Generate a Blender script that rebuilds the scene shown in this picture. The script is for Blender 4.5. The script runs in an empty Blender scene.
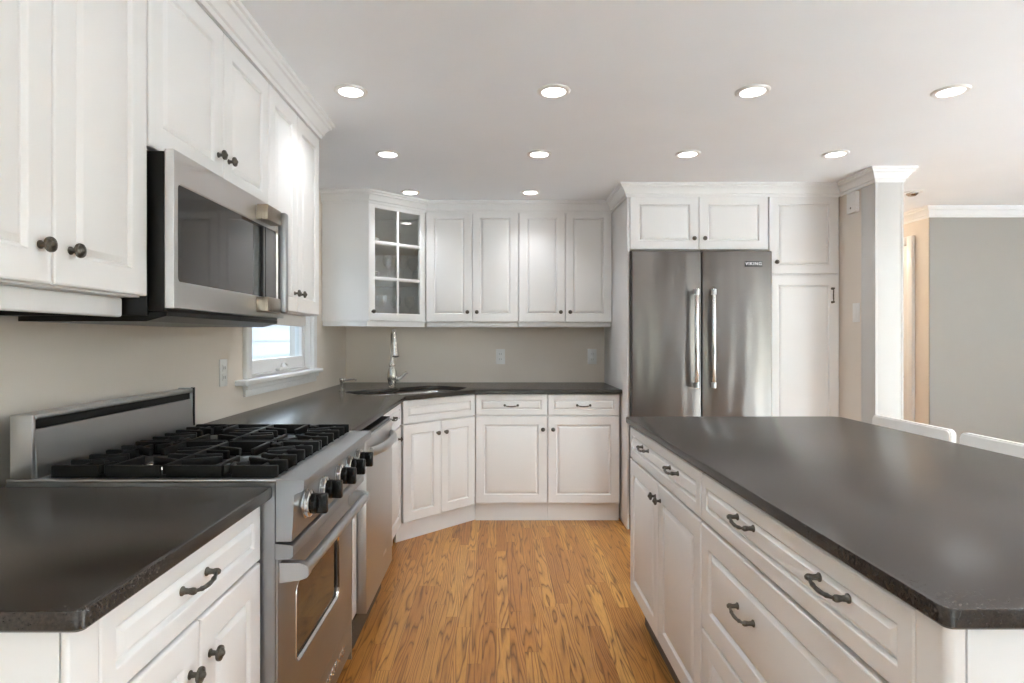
import bpy, bmesh, math, random
from math import pi, sin, cos, radians
from mathutils import Vector, Matrix

random.seed(7)
SC = bpy.context.scene
COL = SC.collection

# ------------------------------------------------------------------ camera
F_PX = 598.0
CAM_H = 1.263
cam_d = bpy.data.cameras.new('camera')
cam_d.sensor_fit = 'HORIZONTAL'
cam_d.sensor_width = 36.0
cam_d.lens = F_PX / 1024 * 36.0
cam_d.shift_x = (512 - 496.5) / 1024
cam_d.shift_y = (339 - 341.5) / 1024
cam_d.clip_start = 0.02
cam = bpy.data.objects.new('camera', cam_d)
cam.location = (0, 0, CAM_H)
cam.rotation_euler = (pi / 2, 0, 0)
COL.objects.link(cam)
SC.camera = cam

# ------------------------------------------------------------------ light + exposure
SC.view_settings.view_transform = 'Standard'
SC.view_settings.look = 'None'
SC.view_settings.exposure = 0.62
SC.view_settings.gamma = 1.0
SC.view_settings.use_curve_mapping = False
DOWNLIGHT_W = 1.15
LENS_EMIT = 7.0
SKY_STRENGTH = 0.55
world = bpy.data.worlds.new('sky')
SC.world = world
world.use_nodes = True
wn = world.node_tree
bgn = wn.nodes['Background']
sky = wn.nodes.new('ShaderNodeTexSky')
sky.sky_type = 'NISHITA'
sky.sun_disc = False
sky.sun_elevation = radians(48)
sky.sun_rotation = radians(120)
wn.links.new(sky.outputs[0], bgn.inputs[0])
bgn.inputs[1].default_value = SKY_STRENGTH
sun_d = bpy.data.lights.new('sun', 'SUN')
sun_d.energy = 75.0
sun_d.color = (0.86, 0.93, 1.0)
sun_d.angle = radians(2)
sun = bpy.data.objects.new('sun', sun_d)
sun.rotation_euler = Vector((-0.56, 0.42, -0.71)).to_track_quat('-Z', 'Y').to_euler()   # through the added glass doors onto the added bounce rugs
sun.location = (0, 8, 12)
COL.objects.link(sun)
SC.cycles.max_bounces = 10
SC.cycles.diffuse_bounces = 6
SC.cycles.glossy_bounces = 5
SC.cycles.transparent_max_bounces = 12
SC.cycles.sample_clamp_indirect = 0.0
SC.cycles.caustics_reflective = False
SC.cycles.caustics_refractive = False


# ------------------------------------------------------------------ materials
def new_mat(name):
    m = bpy.data.materials.new(name)
    m.use_nodes = True
    return m, m.node_tree, m.node_tree.nodes['Principled BSDF']


def simple(name, col, rough=0.5, metal=0.0, noise=0.0, nscale=30.0, bump=0.0, bscale=200.0, spec=0.5, coat=0.0):
    m, nt, b = new_mat(name)
    b.inputs['Base Color'].default_value = (*col, 1)
    b.inputs['Roughness'].default_value = rough
    b.inputs['Metallic'].default_value = metal
    b.inputs['Specular IOR Level'].default_value = spec
    b.inputs['Coat Weight'].default_value = coat
    tc = nt.nodes.new('ShaderNodeTexCoord')
    if noise > 0:
        n = nt.nodes.new('ShaderNodeTexNoise')
        n.inputs['Scale'].default_value = nscale
        n.inputs['Detail'].default_value = 5
        nt.links.new(tc.outputs['Object'], n.inputs['Vector'])
        r = nt.nodes.new('ShaderNodeValToRGB')
        r.color_ramp.elements[0].position = 0.3
        r.color_ramp.elements[1].position = 0.7
        r.color_ramp.elements[0].color = (*[c * (1 - noise) for c in col], 1)
        r.color_ramp.elements[1].color = (*[min(1, c * (1 + noise)) for c in col], 1)
        nt.links.new(n.outputs['Fac'], r.inputs['Fac'])
        nt.links.new(r.outputs['Color'], b.inputs['Base Color'])
    if bump > 0:
        n2 = nt.nodes.new('ShaderNodeTexNoise')
        n2.inputs['Scale'].default_value = bscale
        n2.inputs['Detail'].default_value = 3
        nt.links.new(tc.outputs['Object'], n2.inputs['Vector'])
        bp = nt.nodes.new('ShaderNodeBump')
        bp.inputs['Strength'].default_value = bump
        bp.inputs['Distance'].default_value = 0.002
        nt.links.new(n2.outputs['Fac'], bp.inputs['Height'])
        nt.links.new(bp.outputs['Normal'], b.inputs['Normal'])
    return m


def steel(name, col=(0.62, 0.61, 0.6), rough=0.28, stretch=(60, 60, 1.2), wav=0.0, aniso=0.6, rot=0.0):
    """brushed stainless: streaks run along the axis with the small scale"""
    m, nt, b = new_mat(name)
    b.inputs['Metallic'].default_value = 1.0
    b.inputs['Roughness'].default_value = rough
    b.inputs['Base Color'].default_value = (*col, 1)
    tc = nt.nodes.new('ShaderNodeTexCoord')
    mp = nt.nodes.new('ShaderNodeMapping')
    mp.inputs['Scale'].default_value = stretch
    nt.links.new(tc.outputs['Object'], mp.inputs['Vector'])
    n = nt.nodes.new('ShaderNodeTexNoise')
    n.inputs['Scale'].default_value = 6
    n.inputs['Detail'].default_value = 4
    nt.links.new(mp.outputs['Vector'], n.inputs['Vector'])
    mr = nt.nodes.new('ShaderNodeMapRange')
    mr.inputs['To Min'].default_value = rough * 0.92
    mr.inputs['To Max'].default_value = rough * 1.08
    nt.links.new(n.outputs['Fac'], mr.inputs['Value'])
    nt.links.new(mr.outputs['Result'], b.inputs['Roughness'])
    b.inputs['Anisotropic'].default_value = aniso
    b.inputs['Anisotropic Rotation'].default_value = rot
    tg = nt.nodes.new('ShaderNodeTangent')
    tg.direction_type = 'RADIAL'
    tg.axis = 'Z'
    nt.links.new(tg.outputs['Tangent'], b.inputs['Tangent'])
    if wav > 0:
        mp2 = nt.nodes.new('ShaderNodeMapping')
        mp2.inputs['Scale'].default_value = (5.0, 5.0, 0.9)
        nt.links.new(tc.outputs['Object'], mp2.inputs['Vector'])
        n2 = nt.nodes.new('ShaderNodeTexNoise')
        n2.inputs['Scale'].default_value = 1.3
        n2.inputs['Detail'].default_value = 1
        nt.links.new(mp2.outputs['Vector'], n2.inputs['Vector'])
        bp = nt.nodes.new('ShaderNodeBump')
        bp.inputs['Strength'].default_value = wav
        bp.inputs['Distance'].default_value = 0.05
        nt.links.new(n2.outputs['Fac'], bp.inputs['Height'])
        nt.links.new(bp.outputs['Normal'], b.inputs['Normal'])
    return m


def emit_mat(name, col, s):
    m, nt, b = new_mat(name)
    b.inputs['Base Color'].default_value = (0.9, 0.9, 0.9, 1)
    b.inputs['Emission Color'].default_value = (*col, 1)
    b.inputs['Emission Strength'].default_value = s
    return m


def clear_glass(name, tint=(0.95, 0.97, 0.96), refl=0.03):
    m, nt, b = new_mat(name)
    nt.nodes.remove(b)
    out = nt.nodes['Material Output']
    tr = nt.nodes.new('ShaderNodeBsdfTransparent')
    tr.inputs[0].default_value = (*tint, 1)
    gl = nt.nodes.new('ShaderNodeBsdfGlossy')
    gl.inputs['Roughness'].default_value = 0.03
    fr = nt.nodes.new('ShaderNodeLayerWeight')
    fr.inputs['Blend'].default_value = 0.5
    pw = nt.nodes.new('ShaderNodeMath'); pw.operation = 'POWER'
    pw.inputs[1].default_value = 4.0
    nt.links.new(fr.outputs['Facing'], pw.inputs[0])
    ma = nt.nodes.new('ShaderNodeMath'); ma.operation = 'MULTIPLY_ADD'
    ma.inputs[1].default_value = 0.5
    ma.inputs[2].default_value = refl
    nt.links.new(pw.outputs[0], ma.inputs[0])
    mx = nt.nodes.new('ShaderNodeMixShader')
    nt.links.new(ma.outputs[0], mx.inputs[0])
    nt.links.new(tr.outputs[0], mx.inputs[1])
    nt.links.new(gl.outputs[0], mx.inputs[2])
    nt.links.new(mx.outputs[0], out.inputs['Surface'])
    return m


def granite(name):
    m, nt, b = new_mat(name)
    tc = nt.nodes.new('ShaderNodeTexCoord')
    n = nt.nodes.new('ShaderNodeTexNoise')
    n.inputs['Scale'].default_value = 220
    n.inputs['Detail'].default_value = 6
    n.inputs['Roughness'].default_value = 0.7
    nt.links.new(tc.outputs['Object'], n.inputs['Vector'])
    r = nt.nodes.new('ShaderNodeValToRGB')
    e = r.color_ramp.elements
    e[0].position = 0.35; e[0].color = (0.015, 0.0115, 0.0095, 1)
    e[1].position = 0.68; e[1].color = (0.046, 0.035, 0.028, 1)
    nt.links.new(n.outputs['Fac'], r.inputs['Fac'])
    nt.links.new(r.outputs['Color'], b.inputs['Base Color'])
    b.inputs['Roughness'].default_value = 0.27
    n3 = nt.nodes.new('ShaderNodeTexNoise')
    n3.inputs['Scale'].default_value = 130
    n3.inputs['Detail'].default_value = 3
    nt.links.new(tc.outputs['Object'], n3.inputs['Vector'])
    bp = nt.nodes.new('ShaderNodeBump')
    bp.inputs['Strength'].default_value = 0.06
    bp.inputs['Distance'].default_value = 0.001
    nt.links.new(n3.outputs['Fac'], bp.inputs['Height'])
    nt.links.new(bp.outputs['Normal'], b.inputs['Normal'])
    b.inputs['Specular IOR Level'].default_value = 0.5
    return m


def oak_floor(name):
    m, nt, b = new_mat(name)
    N, L = nt.nodes.new, nt.links.new

    def math_(op, a, bb=None, c=None):
        n = N('ShaderNodeMath')
        n.operation = op
        for i, v in enumerate((a, bb, c)):
            if v is None:
                continue
            if isinstance(v, (int, float)):
                n.inputs[i].default_value = v
            else:
                L(v, n.inputs[i])
        return n.outputs[0]
    tc = N('ShaderNodeTexCoord')
    sp = N('ShaderNodeSeparateXYZ')
    L(tc.outputs['Object'], sp.inputs[0])
    X, Y = sp.outputs[0], sp.outputs[1]
    W, LEN = 0.0572, 0.95
    xr = math_('DIVIDE', X, W)
    row = math_('FLOOR', xr)
    fx = math_('FRACT', xr)
    wn1 = N('ShaderNodeTexWhiteNoise'); wn1.noise_dimensions = '1D'
    L(row, wn1.inputs['W'])
    yy = math_('ADD', math_('DIVIDE', Y, LEN), math_('MULTIPLY', wn1.outputs['Value'], 7.3))
    coln = math_('FLOOR', yy)
    fy = math_('FRACT', yy)
    cid = N('ShaderNodeCombineXYZ')
    L(row, cid.inputs[0]); L(coln, cid.inputs[1])
    wn2 = N('ShaderNodeTexWhiteNoise'); wn2.noise_dimensions = '3D'
    L(cid.outputs[0], wn2.inputs['Vector'])
    rnd = wn2.outputs['Value']
    # cathedral grain: contour lines of a stretched noise, different in every board
    gv = N('ShaderNodeCombineXYZ')
    L(math_('ADD', math_('MULTIPLY', X, 17.0), math_('MULTIPLY', rnd, 61.0)), gv.inputs[0])
    L(math_('ADD', math_('MULTIPLY', Y, 1.15), math_('MULTIPLY', rnd, 23.0)), gv.inputs[1])
    L(math_('MULTIPLY', rnd, 9.0), gv.inputs[2])
    n1 = N('ShaderNodeTexNoise')
    n1.inputs['Scale'].default_value = 1.0
    n1.inputs['Detail'].default_value = 1.6
    n1.inputs['Roughness'].default_value = 0.45
    L(gv.outputs[0], n1.inputs['Vector'])
    ring = math_('FRACT', math_('ADD', math_('MULTIPLY', n1.outputs['Fac'], 11.0), math_('MULTIPLY', X, math_('MULTIPLY', math_('FRACT', math_('MULTIPLY', rnd, 17.3)), 75.0))))
    ramp = N('ShaderNodeValToRGB')
    ce = ramp.color_ramp.elements
    ce[0].position = 0.0; ce[0].color = (0.10, 0.10, 0.10, 1)
    ce[1].position = 1.0; ce[1].color = (0.20, 0.20, 0.20, 1)
    for p_, v_ in ((0.12, 0.58), (0.35, 0.92), (0.78, 1.0), (0.93, 0.62)):
        e = ramp.color_ramp.elements.new(p_); e.color = (v_, v_, v_, 1)
    L(ring, ramp.inputs['Fac'])
    # fine pores
    pv = N('ShaderNodeCombineXYZ')
    L(math_('MULTIPLY', X, 420.0), pv.inputs[0]); L(math_('MULTIPLY', Y, 16.0), pv.inputs[1]); L(math_('MULTIPLY', rnd, 40.0), pv.inputs[2])
    n2 = N('ShaderNodeTexNoise')
    n2.inputs['Scale'].default_value = 1.0
    n2.inputs['Detail'].default_value = 3
    L(pv.outputs[0], n2.inputs['Vector'])
    pores = N('ShaderNodeMapRange')
    pores.inputs['From Min'].default_value = 0.3; pores.inputs['From Max'].default_value = 0.6
    pores.inputs['To Min'].default_value = 0.70; pores.inputs['To Max'].default_value = 1.0
    L(n2.outputs['Fac'], pores.inputs['Value'])
    grain = math_('MULTIPLY', ramp.outputs['Color'], pores.outputs['Result'])
    # board tone
    tone = N('ShaderNodeValToRGB')
    te = tone.color_ramp.elements
    te[0].position = 0.0; te[0].color = (0.43, 0.175, 0.038, 1)
    te[1].position = 1.0; te[1].color = (0.65, 0.335, 0.085, 1)
    e = te.new(0.55); e.color = (0.53, 0.245, 0.057, 1)
    L(wn2.outputs['Value'], tone.inputs['Fac'])
    dark = N('ShaderNodeMix'); dark.data_type = 'RGBA'
    L(grain, dark.inputs['Factor'])
    dark.inputs['A'].default_value = (0.125, 0.042, 0.011, 1)
    L(tone.outputs['Color'], dark.inputs['B'])
    # seams between boards
    ex = math_('MINIMUM', fx, math_('SUBTRACT', 1.0, fx))
    ey = math_('MULTIPLY', math_('MINIMUM', fy, math_('SUBTRACT', 1.0, fy)), LEN / W)
    ed = math_('MINIMUM', ex, ey)
    seam = N('ShaderNodeMapRange')
    seam.inputs['From Min'].default_value = 0.004; seam.inputs['From Max'].default_value = 0.018
    seam.inputs['To Min'].default_value = 0.45; seam.inputs['To Max'].default_value = 1.0
    L(ed, seam.inputs['Value'])
    fin = N('ShaderNodeMix'); fin.data_type = 'RGBA'; fin.blend_type = 'MULTIPLY'
    fin.inputs['Factor'].default_value = 1.0
    L(dark.outputs['Result'], fin.inputs['A'])
    cs = N('ShaderNodeCombineColor')
    for i in range(3):
        L(seam.outputs['Result'], cs.inputs[i])
    L(cs.outputs[0], fin.inputs['B'])
    L(fin.outputs['Result'], b.inputs['Base Color'])
    b.inputs['Roughness'].default_value = 0.33
    bp = N('ShaderNodeBump')
    bp.inputs['Strength'].default_value = 0.15
    bp.inputs['Distance'].default_value = 0.001
    L(math_('MULTIPLY', grain, seam.outputs['Result']), bp.inputs['Height'])
    L(bp.outputs['Normal'], b.inputs['Normal'])
    return m


M = {}
M['cab'] = simple('white_foil', (0.80, 0.795, 0.79), 0.30, noise=0.01, nscale=4, bump=0.02, bscale=60)
M['inside'] = simple('cabinet_interior', (0.70, 0.66, 0.60), 0.5, noise=0.01)
M['trim'] = simple('white_trim', (0.80, 0.80, 0.795), 0.35, noise=0.01, nscale=5)
M['ceiling'] = simple('ceiling_paint', (0.89, 0.905, 0.92), 0.8, noise=0.012, nscale=3, bump=0.05, bscale=150)
M['wall'] = simple('greige_paint', (0.75, 0.68, 0.605), 0.6, noise=0.015, nscale=3, bump=0.05, bscale=220)
M['greywall'] = simple('grey_paint', (0.36, 0.345, 0.315), 0.7, noise=0.012, nscale=3, bump=0.05, bscale=220)
M['granite'] = granite('dark_granite')
M['floor'] = oak_floor('oak_boards')
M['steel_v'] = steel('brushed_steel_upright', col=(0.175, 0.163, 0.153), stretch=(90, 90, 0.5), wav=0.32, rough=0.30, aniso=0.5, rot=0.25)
M['steel'] = steel('brushed_steel', col=(0.40, 0.415, 0.43), stretch=(3, 3, 60), rough=0.40, aniso=0.3)
M['steel_top'] = steel('brushed_steel_top', col=(0.55, 0.56, 0.57), stretch=(60, 2, 60), rough=0.33, aniso=0.0)
M['steel_bright'] = steel('satin_steel_door', col=(0.66, 0.655, 0.65), stretch=(3, 3, 80), rough=0.30, aniso=0.0)
M['steel_dw'] = steel('satin_steel_panel', col=(0.56, 0.55, 0.54), stretch=(80, 80, 1), rough=0.40, aniso=0.0)
M['steel_sink'] = steel('satin_steel_sink', col=(0.70, 0.70, 0.69), rough=0.25, aniso=0.0)
M['steel_warm'] = steel('warm_steel', col=(0.36, 0.31, 0.25), rough=0.28, aniso=0.0)
M['nickel'] = simple('brushed_nickel', (0.50, 0.47, 0.42), 0.25, metal=1.0, noise=0.03)
M['chrome'] = simple('chrome', (0.80, 0.80, 0.79), 0.12, metal=1.0, noise=0.02)
M['pewter'] = simple('dark_pewter', (0.13, 0.12, 0.105), 0.38, metal=0.9, noise=0.25, nscale=160)
M['black'] = simple('black_enamel', (0.006, 0.006, 0.006), 0.30, noise=0.1, spec=0.25)
M['iron'] = simple('cast_iron', (0.008, 0.0078, 0.0075), 0.50, noise=0.3, nscale=300, bump=0.25, bscale=500, spec=0.22)
M['plastic_black'] = simple('black_plastic', (0.006, 0.006, 0.006), 0.22, noise=0.05, spec=0.3)
M['dark_glass'] = simple('dark_oven_glass', (0.020, 0.018, 0.016), 0.05, noise=0.02, spec=0.9)
M['mw_glass'] = simple('grey_oven_glass', (0.022, 0.022, 0.022), 0.05, noise=0.02, spec=0.9, coat=0.25)
M['burner'] = simple('burner_cap', (0.06, 0.058, 0.055), 0.45, metal=0.6, noise=0.1)
M['white_plastic'] = simple('white_plastic', (0.82, 0.81, 0.79), 0.35, noise=0.01)
M['slot'] = simple('outlet_slot', (0.25, 0.24, 0.22), 0.5, noise=0.02)
M['glass'] = clear_glass('clear_glass')
M['cab_glass'] = clear_glass('cabinet_glass', (0.96, 0.97, 0.96), 0.10)
M['cup_glass'] = clear_glass('drinking_glass', (0.975, 0.98, 0.98), 0.10)
M['lens'] = emit_mat('lamp_lens', (1.0, 0.98, 0.95), LENS_EMIT)
M['stool'] = simple('white_painted_wood', (0.84, 0.82, 0.79), 0.35, noise=0.01)
M['china'] = simple('white_china', (0.86, 0.86, 0.85), 0.15, noise=0.01)
M['siding'] = simple('white_siding', (0.72, 0.74, 0.76), 0.6, noise=0.02, nscale=4)
M['earth'] = simple('bluestone_patio', (0.16, 0.16, 0.155), 0.9, noise=0.08, nscale=3)
M['path'] = simple('dark_alley_ground', (0.035, 0.032, 0.03), 0.9, noise=0.3, nscale=9)  # for the unseen alley strip, kept dark to limit bounced light
M['column'] = simple('column_paint', (0.61, 0.60, 0.58), 0.4, noise=0.01, nscale=5)
M['rug'] = simple('bounce_rug_wool', (0.82, 0.82, 0.82), 0.95, noise=0.05, nscale=60, bump=0.3, bscale=300)  # for the added rugs, pale so they bounce sunlight upward
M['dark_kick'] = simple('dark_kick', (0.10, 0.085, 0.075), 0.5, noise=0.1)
M['badge'] = simple('badge_black', (0.015, 0.015, 0.015), 0.3, noise=0.05)
M['letter'] = simple('badge_silver', (0.80, 0.80, 0.80), 0.3, metal=0.6, noise=0.02)


# ------------------------------------------------------------------ mesh helpers
class MB:
    def __init__(s):
        s.v, s.f = [], []

    def add(s, vs, fs, mat=None):
        o = len(s.v)
        for p in vs:
            p = Vector(p)
            s.v.append(tuple(mat @ p if mat is not None else p))
        s.f += [tuple(i + o for i in f) for f in fs]
        return s

    def box(s, lo, hi, bev=0.0, seg=2, mat=None):
        if bev <= 0:
            x0, y0, z0 = lo; x1, y1, z1 = hi
            vs = [(x0, y0, z0), (x1, y0, z0), (x1, y1, z0), (x0, y1, z0), (x0, y0, z1), (x1, y0, z1), (x1, y1, z1), (x0, y1, z1)]
            fs = [(0, 3, 2, 1), (4, 5, 6, 7), (0, 1, 5, 4), (1, 2, 6, 5), (2, 3, 7, 6), (3, 0, 4, 7)]
            return s.add(vs, fs, mat)
        bm = bmesh.new()
        bmesh.ops.create_cube(bm, size=1.0)
        for v in bm.verts:
            v.co = Vector([(lo[i] + hi[i]) / 2 + v.co[i] * (hi[i] - lo[i]) for i in range(3)])
        bmesh.ops.bevel(bm, geom=list(bm.edges), offset=bev, segments=seg, affect='EDGES', profile=0.5)
        return s.from_bm(bm, mat)

    def from_bm(s, bm, mat=None):
        bm.verts.index_update()
        s.add([v.co.copy() for v in bm.verts], [[v.index for v in f.verts] for f in bm.faces], mat)
        bm.free()
        return s

    def lathe(s, prof, n=24, mat=None, cap=True):
        """prof: (r, z) list bottom to top, about local Z"""
        vs, fs = [], []
        for r, z in prof:
            for k in range(n):
                a = 2 * pi * k / n
                vs.append((r * cos(a), r * sin(a), z))
        for i in range(len(prof) - 1):
            for k in range(n):
                a, b_ = i * n + k, i * n + (k + 1) % n
                fs.append((a, b_, b_ + n, a + n))
        if cap:
            fs.append(tuple(range(n - 1, -1, -1)))
            fs.append(tuple(range((len(prof) - 1) * n, len(prof) * n)))
        return s.add(vs, fs, mat)

    def tube(s, pts, rad, n=12, mat=None, cap=True):
        pts = [Vector(p) for p in pts]
        if not hasattr(rad, '__len__'):
            rad = [rad] * len(pts)
        vs, fs = [], []
        t0 = (pts[1] - pts[0]).normalized()
        up = Vector((0, 0, 1)) if abs(t0.z) < 0.9 else Vector((1, 0, 0))
        nrm = (up - t0 * up.dot(t0)).normalized()
        for i, p in enumerate(pts):
            if i == 0:
                t = t0
            elif i == len(pts) - 1:
                t = (pts[i] - pts[i - 1]).normalized()
            else:
                t = ((pts[i + 1] - p).normalized() + (p - pts[i - 1]).normalized()).normalized()
            nrm = (nrm - t * nrm.dot(t)).normalized()
            bn = t.cross(nrm)
            for k in range(n):
                a = 2 * pi * k / n
                vs.append(p + (nrm * cos(a) + bn * sin(a)) * rad[i])
        for i in range(len(pts) - 1):
            for k in range(n):
                a, b_ = i * n + k, i * n + (k + 1) % n
                fs.append((a, b_, b_ + n, a + n))
        if cap:
            fs.append(tuple(range(n - 1, -1, -1)))
            fs.append(tuple(range((len(pts) - 1) * n, len(pts) * n)))
        return s.add(vs, fs, mat)

    def prism(s, poly, a, b, axis='z', mat=None):
        """extrude a 2D polygon along an axis: z:(x,y), y:(x,z), x:(y,z)"""
        def P(p, t):
            return {'z': (p[0], p[1], t), 'y': (p[0], t, p[1]), 'x': (t, p[0], p[1])}[axis]
        n = len(poly)
        vs = [P(p, a) for p in poly] + [P(p, b) for p in poly]
        fs = [tuple(range(n)), tuple(range(2 * n - 1, n - 1, -1))]
        fs += [(i, i + n, (i + 1) % n + n, (i + 1) % n) for i in range(n)]
        return s.add(vs, fs, mat)

    def build(s, name, mat, parent=None, loc=None, rot=None, smooth=35):
        o = bpy.data.objects.new(name, s.mesh(name, mat, smooth))
        COL.objects.link(o)
        if parent is not None:
            o.parent = parent
        if loc is not None:
            o.location = loc
        if rot is not None:
            o.rotation_euler = rot
        return o

    def mesh(s, name, mat, smooth=35):
        me = bpy.data.meshes.new(name)
        me.from_pydata(s.v, [], s.f)
        bm = bmesh.new()
        bm.from_mesh(me)
        bmesh.ops.recalc_face_normals(bm, faces=list(bm.faces))
        bm.to_mesh(me)
        bm.free()
        me.materials.append(M[mat] if isinstance(mat, str) else mat)
        if smooth:
            for p in me.polygons:
                p.use_smooth = True
            me.set_sharp_from_angle(angle=radians(smooth))
        me.update()
        return me


def place(name, me, parent=None, loc=(0, 0, 0), rot=(0, 0, 0)):
    o = bpy.data.objects.new(name, me)
    COL.objects.link(o)
    o.parent = parent
    o.location = loc
    o.rotation_euler = rot
    return o


def tag(o, label=None, cat=None, group=None, kind=None):
    if label: o['label'] = label
    if cat: o['category'] = cat
    if group: o['group'] = group
    if kind: o['kind'] = kind
    return o


def thing(name, label, cat, loc=(0, 0, 0), rz=0.0, group=None):
    o = bpy.data.objects.new(name, None)
    o.empty_display_size = 0.1
    COL.objects.link(o)
    o.location = loc
    o.rotation_euler = (0, 0, rz)
    return tag(o, label, cat, group)


def struct(o, label=None):
    o['kind'] = 'structure'
    if label: o['label'] = label
    return o


def fillet(poly, radii, seg=5):
    out = []
    n = len(poly)
    for i, p in enumerate(poly):
        r = radii[i] if hasattr(radii, '__len__') else radii
        p = Vector(p); a = Vector(poly[i - 1]); c = Vector(poly[(i + 1) % n])
        if r <= 0:
            out.append(tuple(p)); continue
        d1, d2 = (a - p).normalized(), (c - p).normalized()
        ang = d1.angle(d2)
        t = r / math.tan(ang / 2)
        p1, p2 = p + d1 * t, p + d2 * t
        cen = p + (d1 + d2).normalized() * (r / sin(ang / 2))
        v1, v2 = p1 - cen, p2 - cen
        a1 = math.atan2(v1.y, v1.x); a2 = math.atan2(v2.y, v2.x)
        da = (a2 - a1 + pi) % (2 * pi) - pi
        for k in range(seg + 1):
            th = a1 + da * k / seg
            out.append((cen.x + r * cos(th), cen.y + r * sin(th)))
    return out


def offset(poly, d):
    """shrink a counter-clockwise polygon by d (grow when d < 0)"""
    n = len(poly)
    out = []
    for i in range(n):
        a, p, c = Vector(poly[i - 1]), Vector(poly[i]), Vector(poly[(i + 1) % n])
        e1, e2 = (p - a).normalized(), (c - p).normalized()
        n1, n2 = Vector((-e1.y, e1.x)), Vector((-e2.y, e2.x))
        b = (n1 + n2)
        b = b / max(0.2, (1 + n1.dot(n2)))
        q = p + b * d
        out.append((q.x, q.y))
    return out


def slab(poly, z0, z1, hole=None, ease=0.004):
    """worktop slab with eased edges and an optional hole; poly and hole counter-clockwise"""
    bm = bmesh.new()

    def loop(pts, z):
        return [bm.verts.new((x, y, z)) for x, y in pts]

    def wall(a, b):
        n = len(a)
        for i in range(n):
            bm.faces.new((a[i], a[(i + 1) % n], b[(i + 1) % n], b[i]))
    L = [loop(offset(poly, ease), z1), loop(offset(poly, ease * 0.3), z1 - ease * 0.3), loop(poly, z1 - ease), loop(poly, z0 + ease),
         loop(offset(poly, ease), z0)]
    for i in range(4):
        wall(L[i], L[i + 1])
    H = None
    if hole:
        H = [loop(offset(hole, -ease), z1), loop(hole, z1 - ease), loop(hole, z0)]
        for i in range(2):
            wall(H[i], H[i + 1])
    for k, hk in ((0, 0), (-1, -1)):
        lo = L[k]
        edges = [bm.edges.get((lo[i], lo[(i + 1) % len(lo)])) for i in range(len(lo))]
        if H:
            h = H[hk]
            edges += [bm.edges.get((h[i], h[(i + 1) % len(h)])) for i in range(len(h))]
            bmesh.ops.triangle_fill(bm, use_beauty=True, edges=edges)
        else:
            bm.faces.new(lo)
    return MB().from_bm(bm)


def sweep(profile, path):
    """sweep a (out, z) profile along a plan polyline; out is to the right of the direction of travel; mitred corners"""
    mb = MB()
    path = [Vector(p) for p in path]
    n = len(path)
    m = len(profile)
    vs, fs = [], []
    for i, p in enumerate(path):
        d1 = (p - path[i - 1]).normalized() if i > 0 else (path[1] - p).normalized()
        d2 = (path[i + 1] - p).normalized() if i < n - 1 else d1
        n1, n2 = Vector((d1.y, -d1.x)), Vector((d2.y, -d2.x))
        b = (n1 + n2) / max(0.2, 1 + n1.dot(n2))
        for o_, z in profile:
            q = p + b * o_
            vs.append((q.x, q.y, z))
    for i in range(n - 1):
        for k in range(m):
            fs.append((i * m + k, i * m + (k + 1) % m, (i + 1) * m + (k + 1) % m, (i + 1) * m + k))
    fs.append(tuple(range(m)))
    fs.append(tuple(range((n - 1) * m, n * m)))
    return mb.add(vs, fs)


# ------------------------------------------------------------------ hardware
def Rx(a): return Matrix.Rotation(a, 4, 'X')


def knob_mesh():
    prof = [(0.0095, 0), (0.0095, 0.002), (0.0065, 0.004), (0.0055, 0.012), (0.007, 0.016), (0.0165, 0.018), (0.0175, 0.021),
            (0.0165, 0.0245), (0.013, 0.0255), (0.0125, 0.0245), (0.0115, 0.0265), (0.008, 0.0285), (0.007, 0.028), (0.0055, 0.0305), (0.002, 0.032)]
    return MB().lathe([(r * 0.84, z * 0.92) for r, z in prof], 20, Rx(pi / 2)).mesh('knob', 'pewter', 40)


def pull_mesh(half=0.045, out=0.026):
    mb = MB()
    for sx in (-1, 1):
        mb.lathe([(0.0085, 0), (0.0085, 0.002), (0.006, 0.004), (0.005, 0.012), (0.0065, 0.018), (0.0065, 0.022), (0.004, 0.026)], 14,
                 Matrix.Translation((sx * half, 0, 0)) @ Rx(pi / 2))
    pts, rad = [], []
    for k in range(17):
        t = -1 + 2 * k / 16
        x = t * half
        y = -0.019 - (out - 0.019) * (1 - t * t) ** 0.8
        z = -0.006 * (1 - t * t)
        pts.append((x, y, z))
        rad.append(0.0030 + 0.0014 * (1 - abs(t)) + (0.0012 if abs(abs(t) - 0.5) < 0.07 else 0))
    mb.tube(pts, rad, 10)
    return mb.mesh('pull', 'pewter', 50)


KNOB, PULL = knob_mesh(), pull_mesh()


def panel_front(w, h, t=0.021, stile=0.058, glass=None):
    """raised-panel front: local x 0..w, z 0..h, back at y=0, face at y=-t"""
    s = min(stile, h * 0.26, w * 0.26)
    k = min(1.0, (min(w, h) - 2 * s) / 0.09)
    rings = [(0, 0), (0, -t + 0.005), (0.0015, -t + 0.0015), (0.005, -t), (s, -t), (s + 0.002, -t + 0.001), (s + 0.0065 * k, -t + 0.0085),
             (s + 0.0095 * k, -t + 0.0095), (s + 0.012 * k, -t + 0.0065), (s + 0.022 * k, -t + 0.001), (s + 0.024 * k, -t + 0.0004)]
    vs, fs = [], []
    for d, y in rings:
        vs += [(d, y, d), (w - d, y, d), (w - d, y, h - d), (d, y, h - d)]
    for i in range(len(rings) - 1):
        for j in range(4):
            fs.append((i * 4 + j, i * 4 + (j + 1) % 4, i * 4 + 4 + (j + 1) % 4, i * 4 + 4 + j))
    fs.append((0, 3, 2, 1))
    e = (len(rings) - 1) * 4
    fs.append((e, e + 1, e + 2, e + 3))
    return MB().add(vs, fs)


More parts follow.
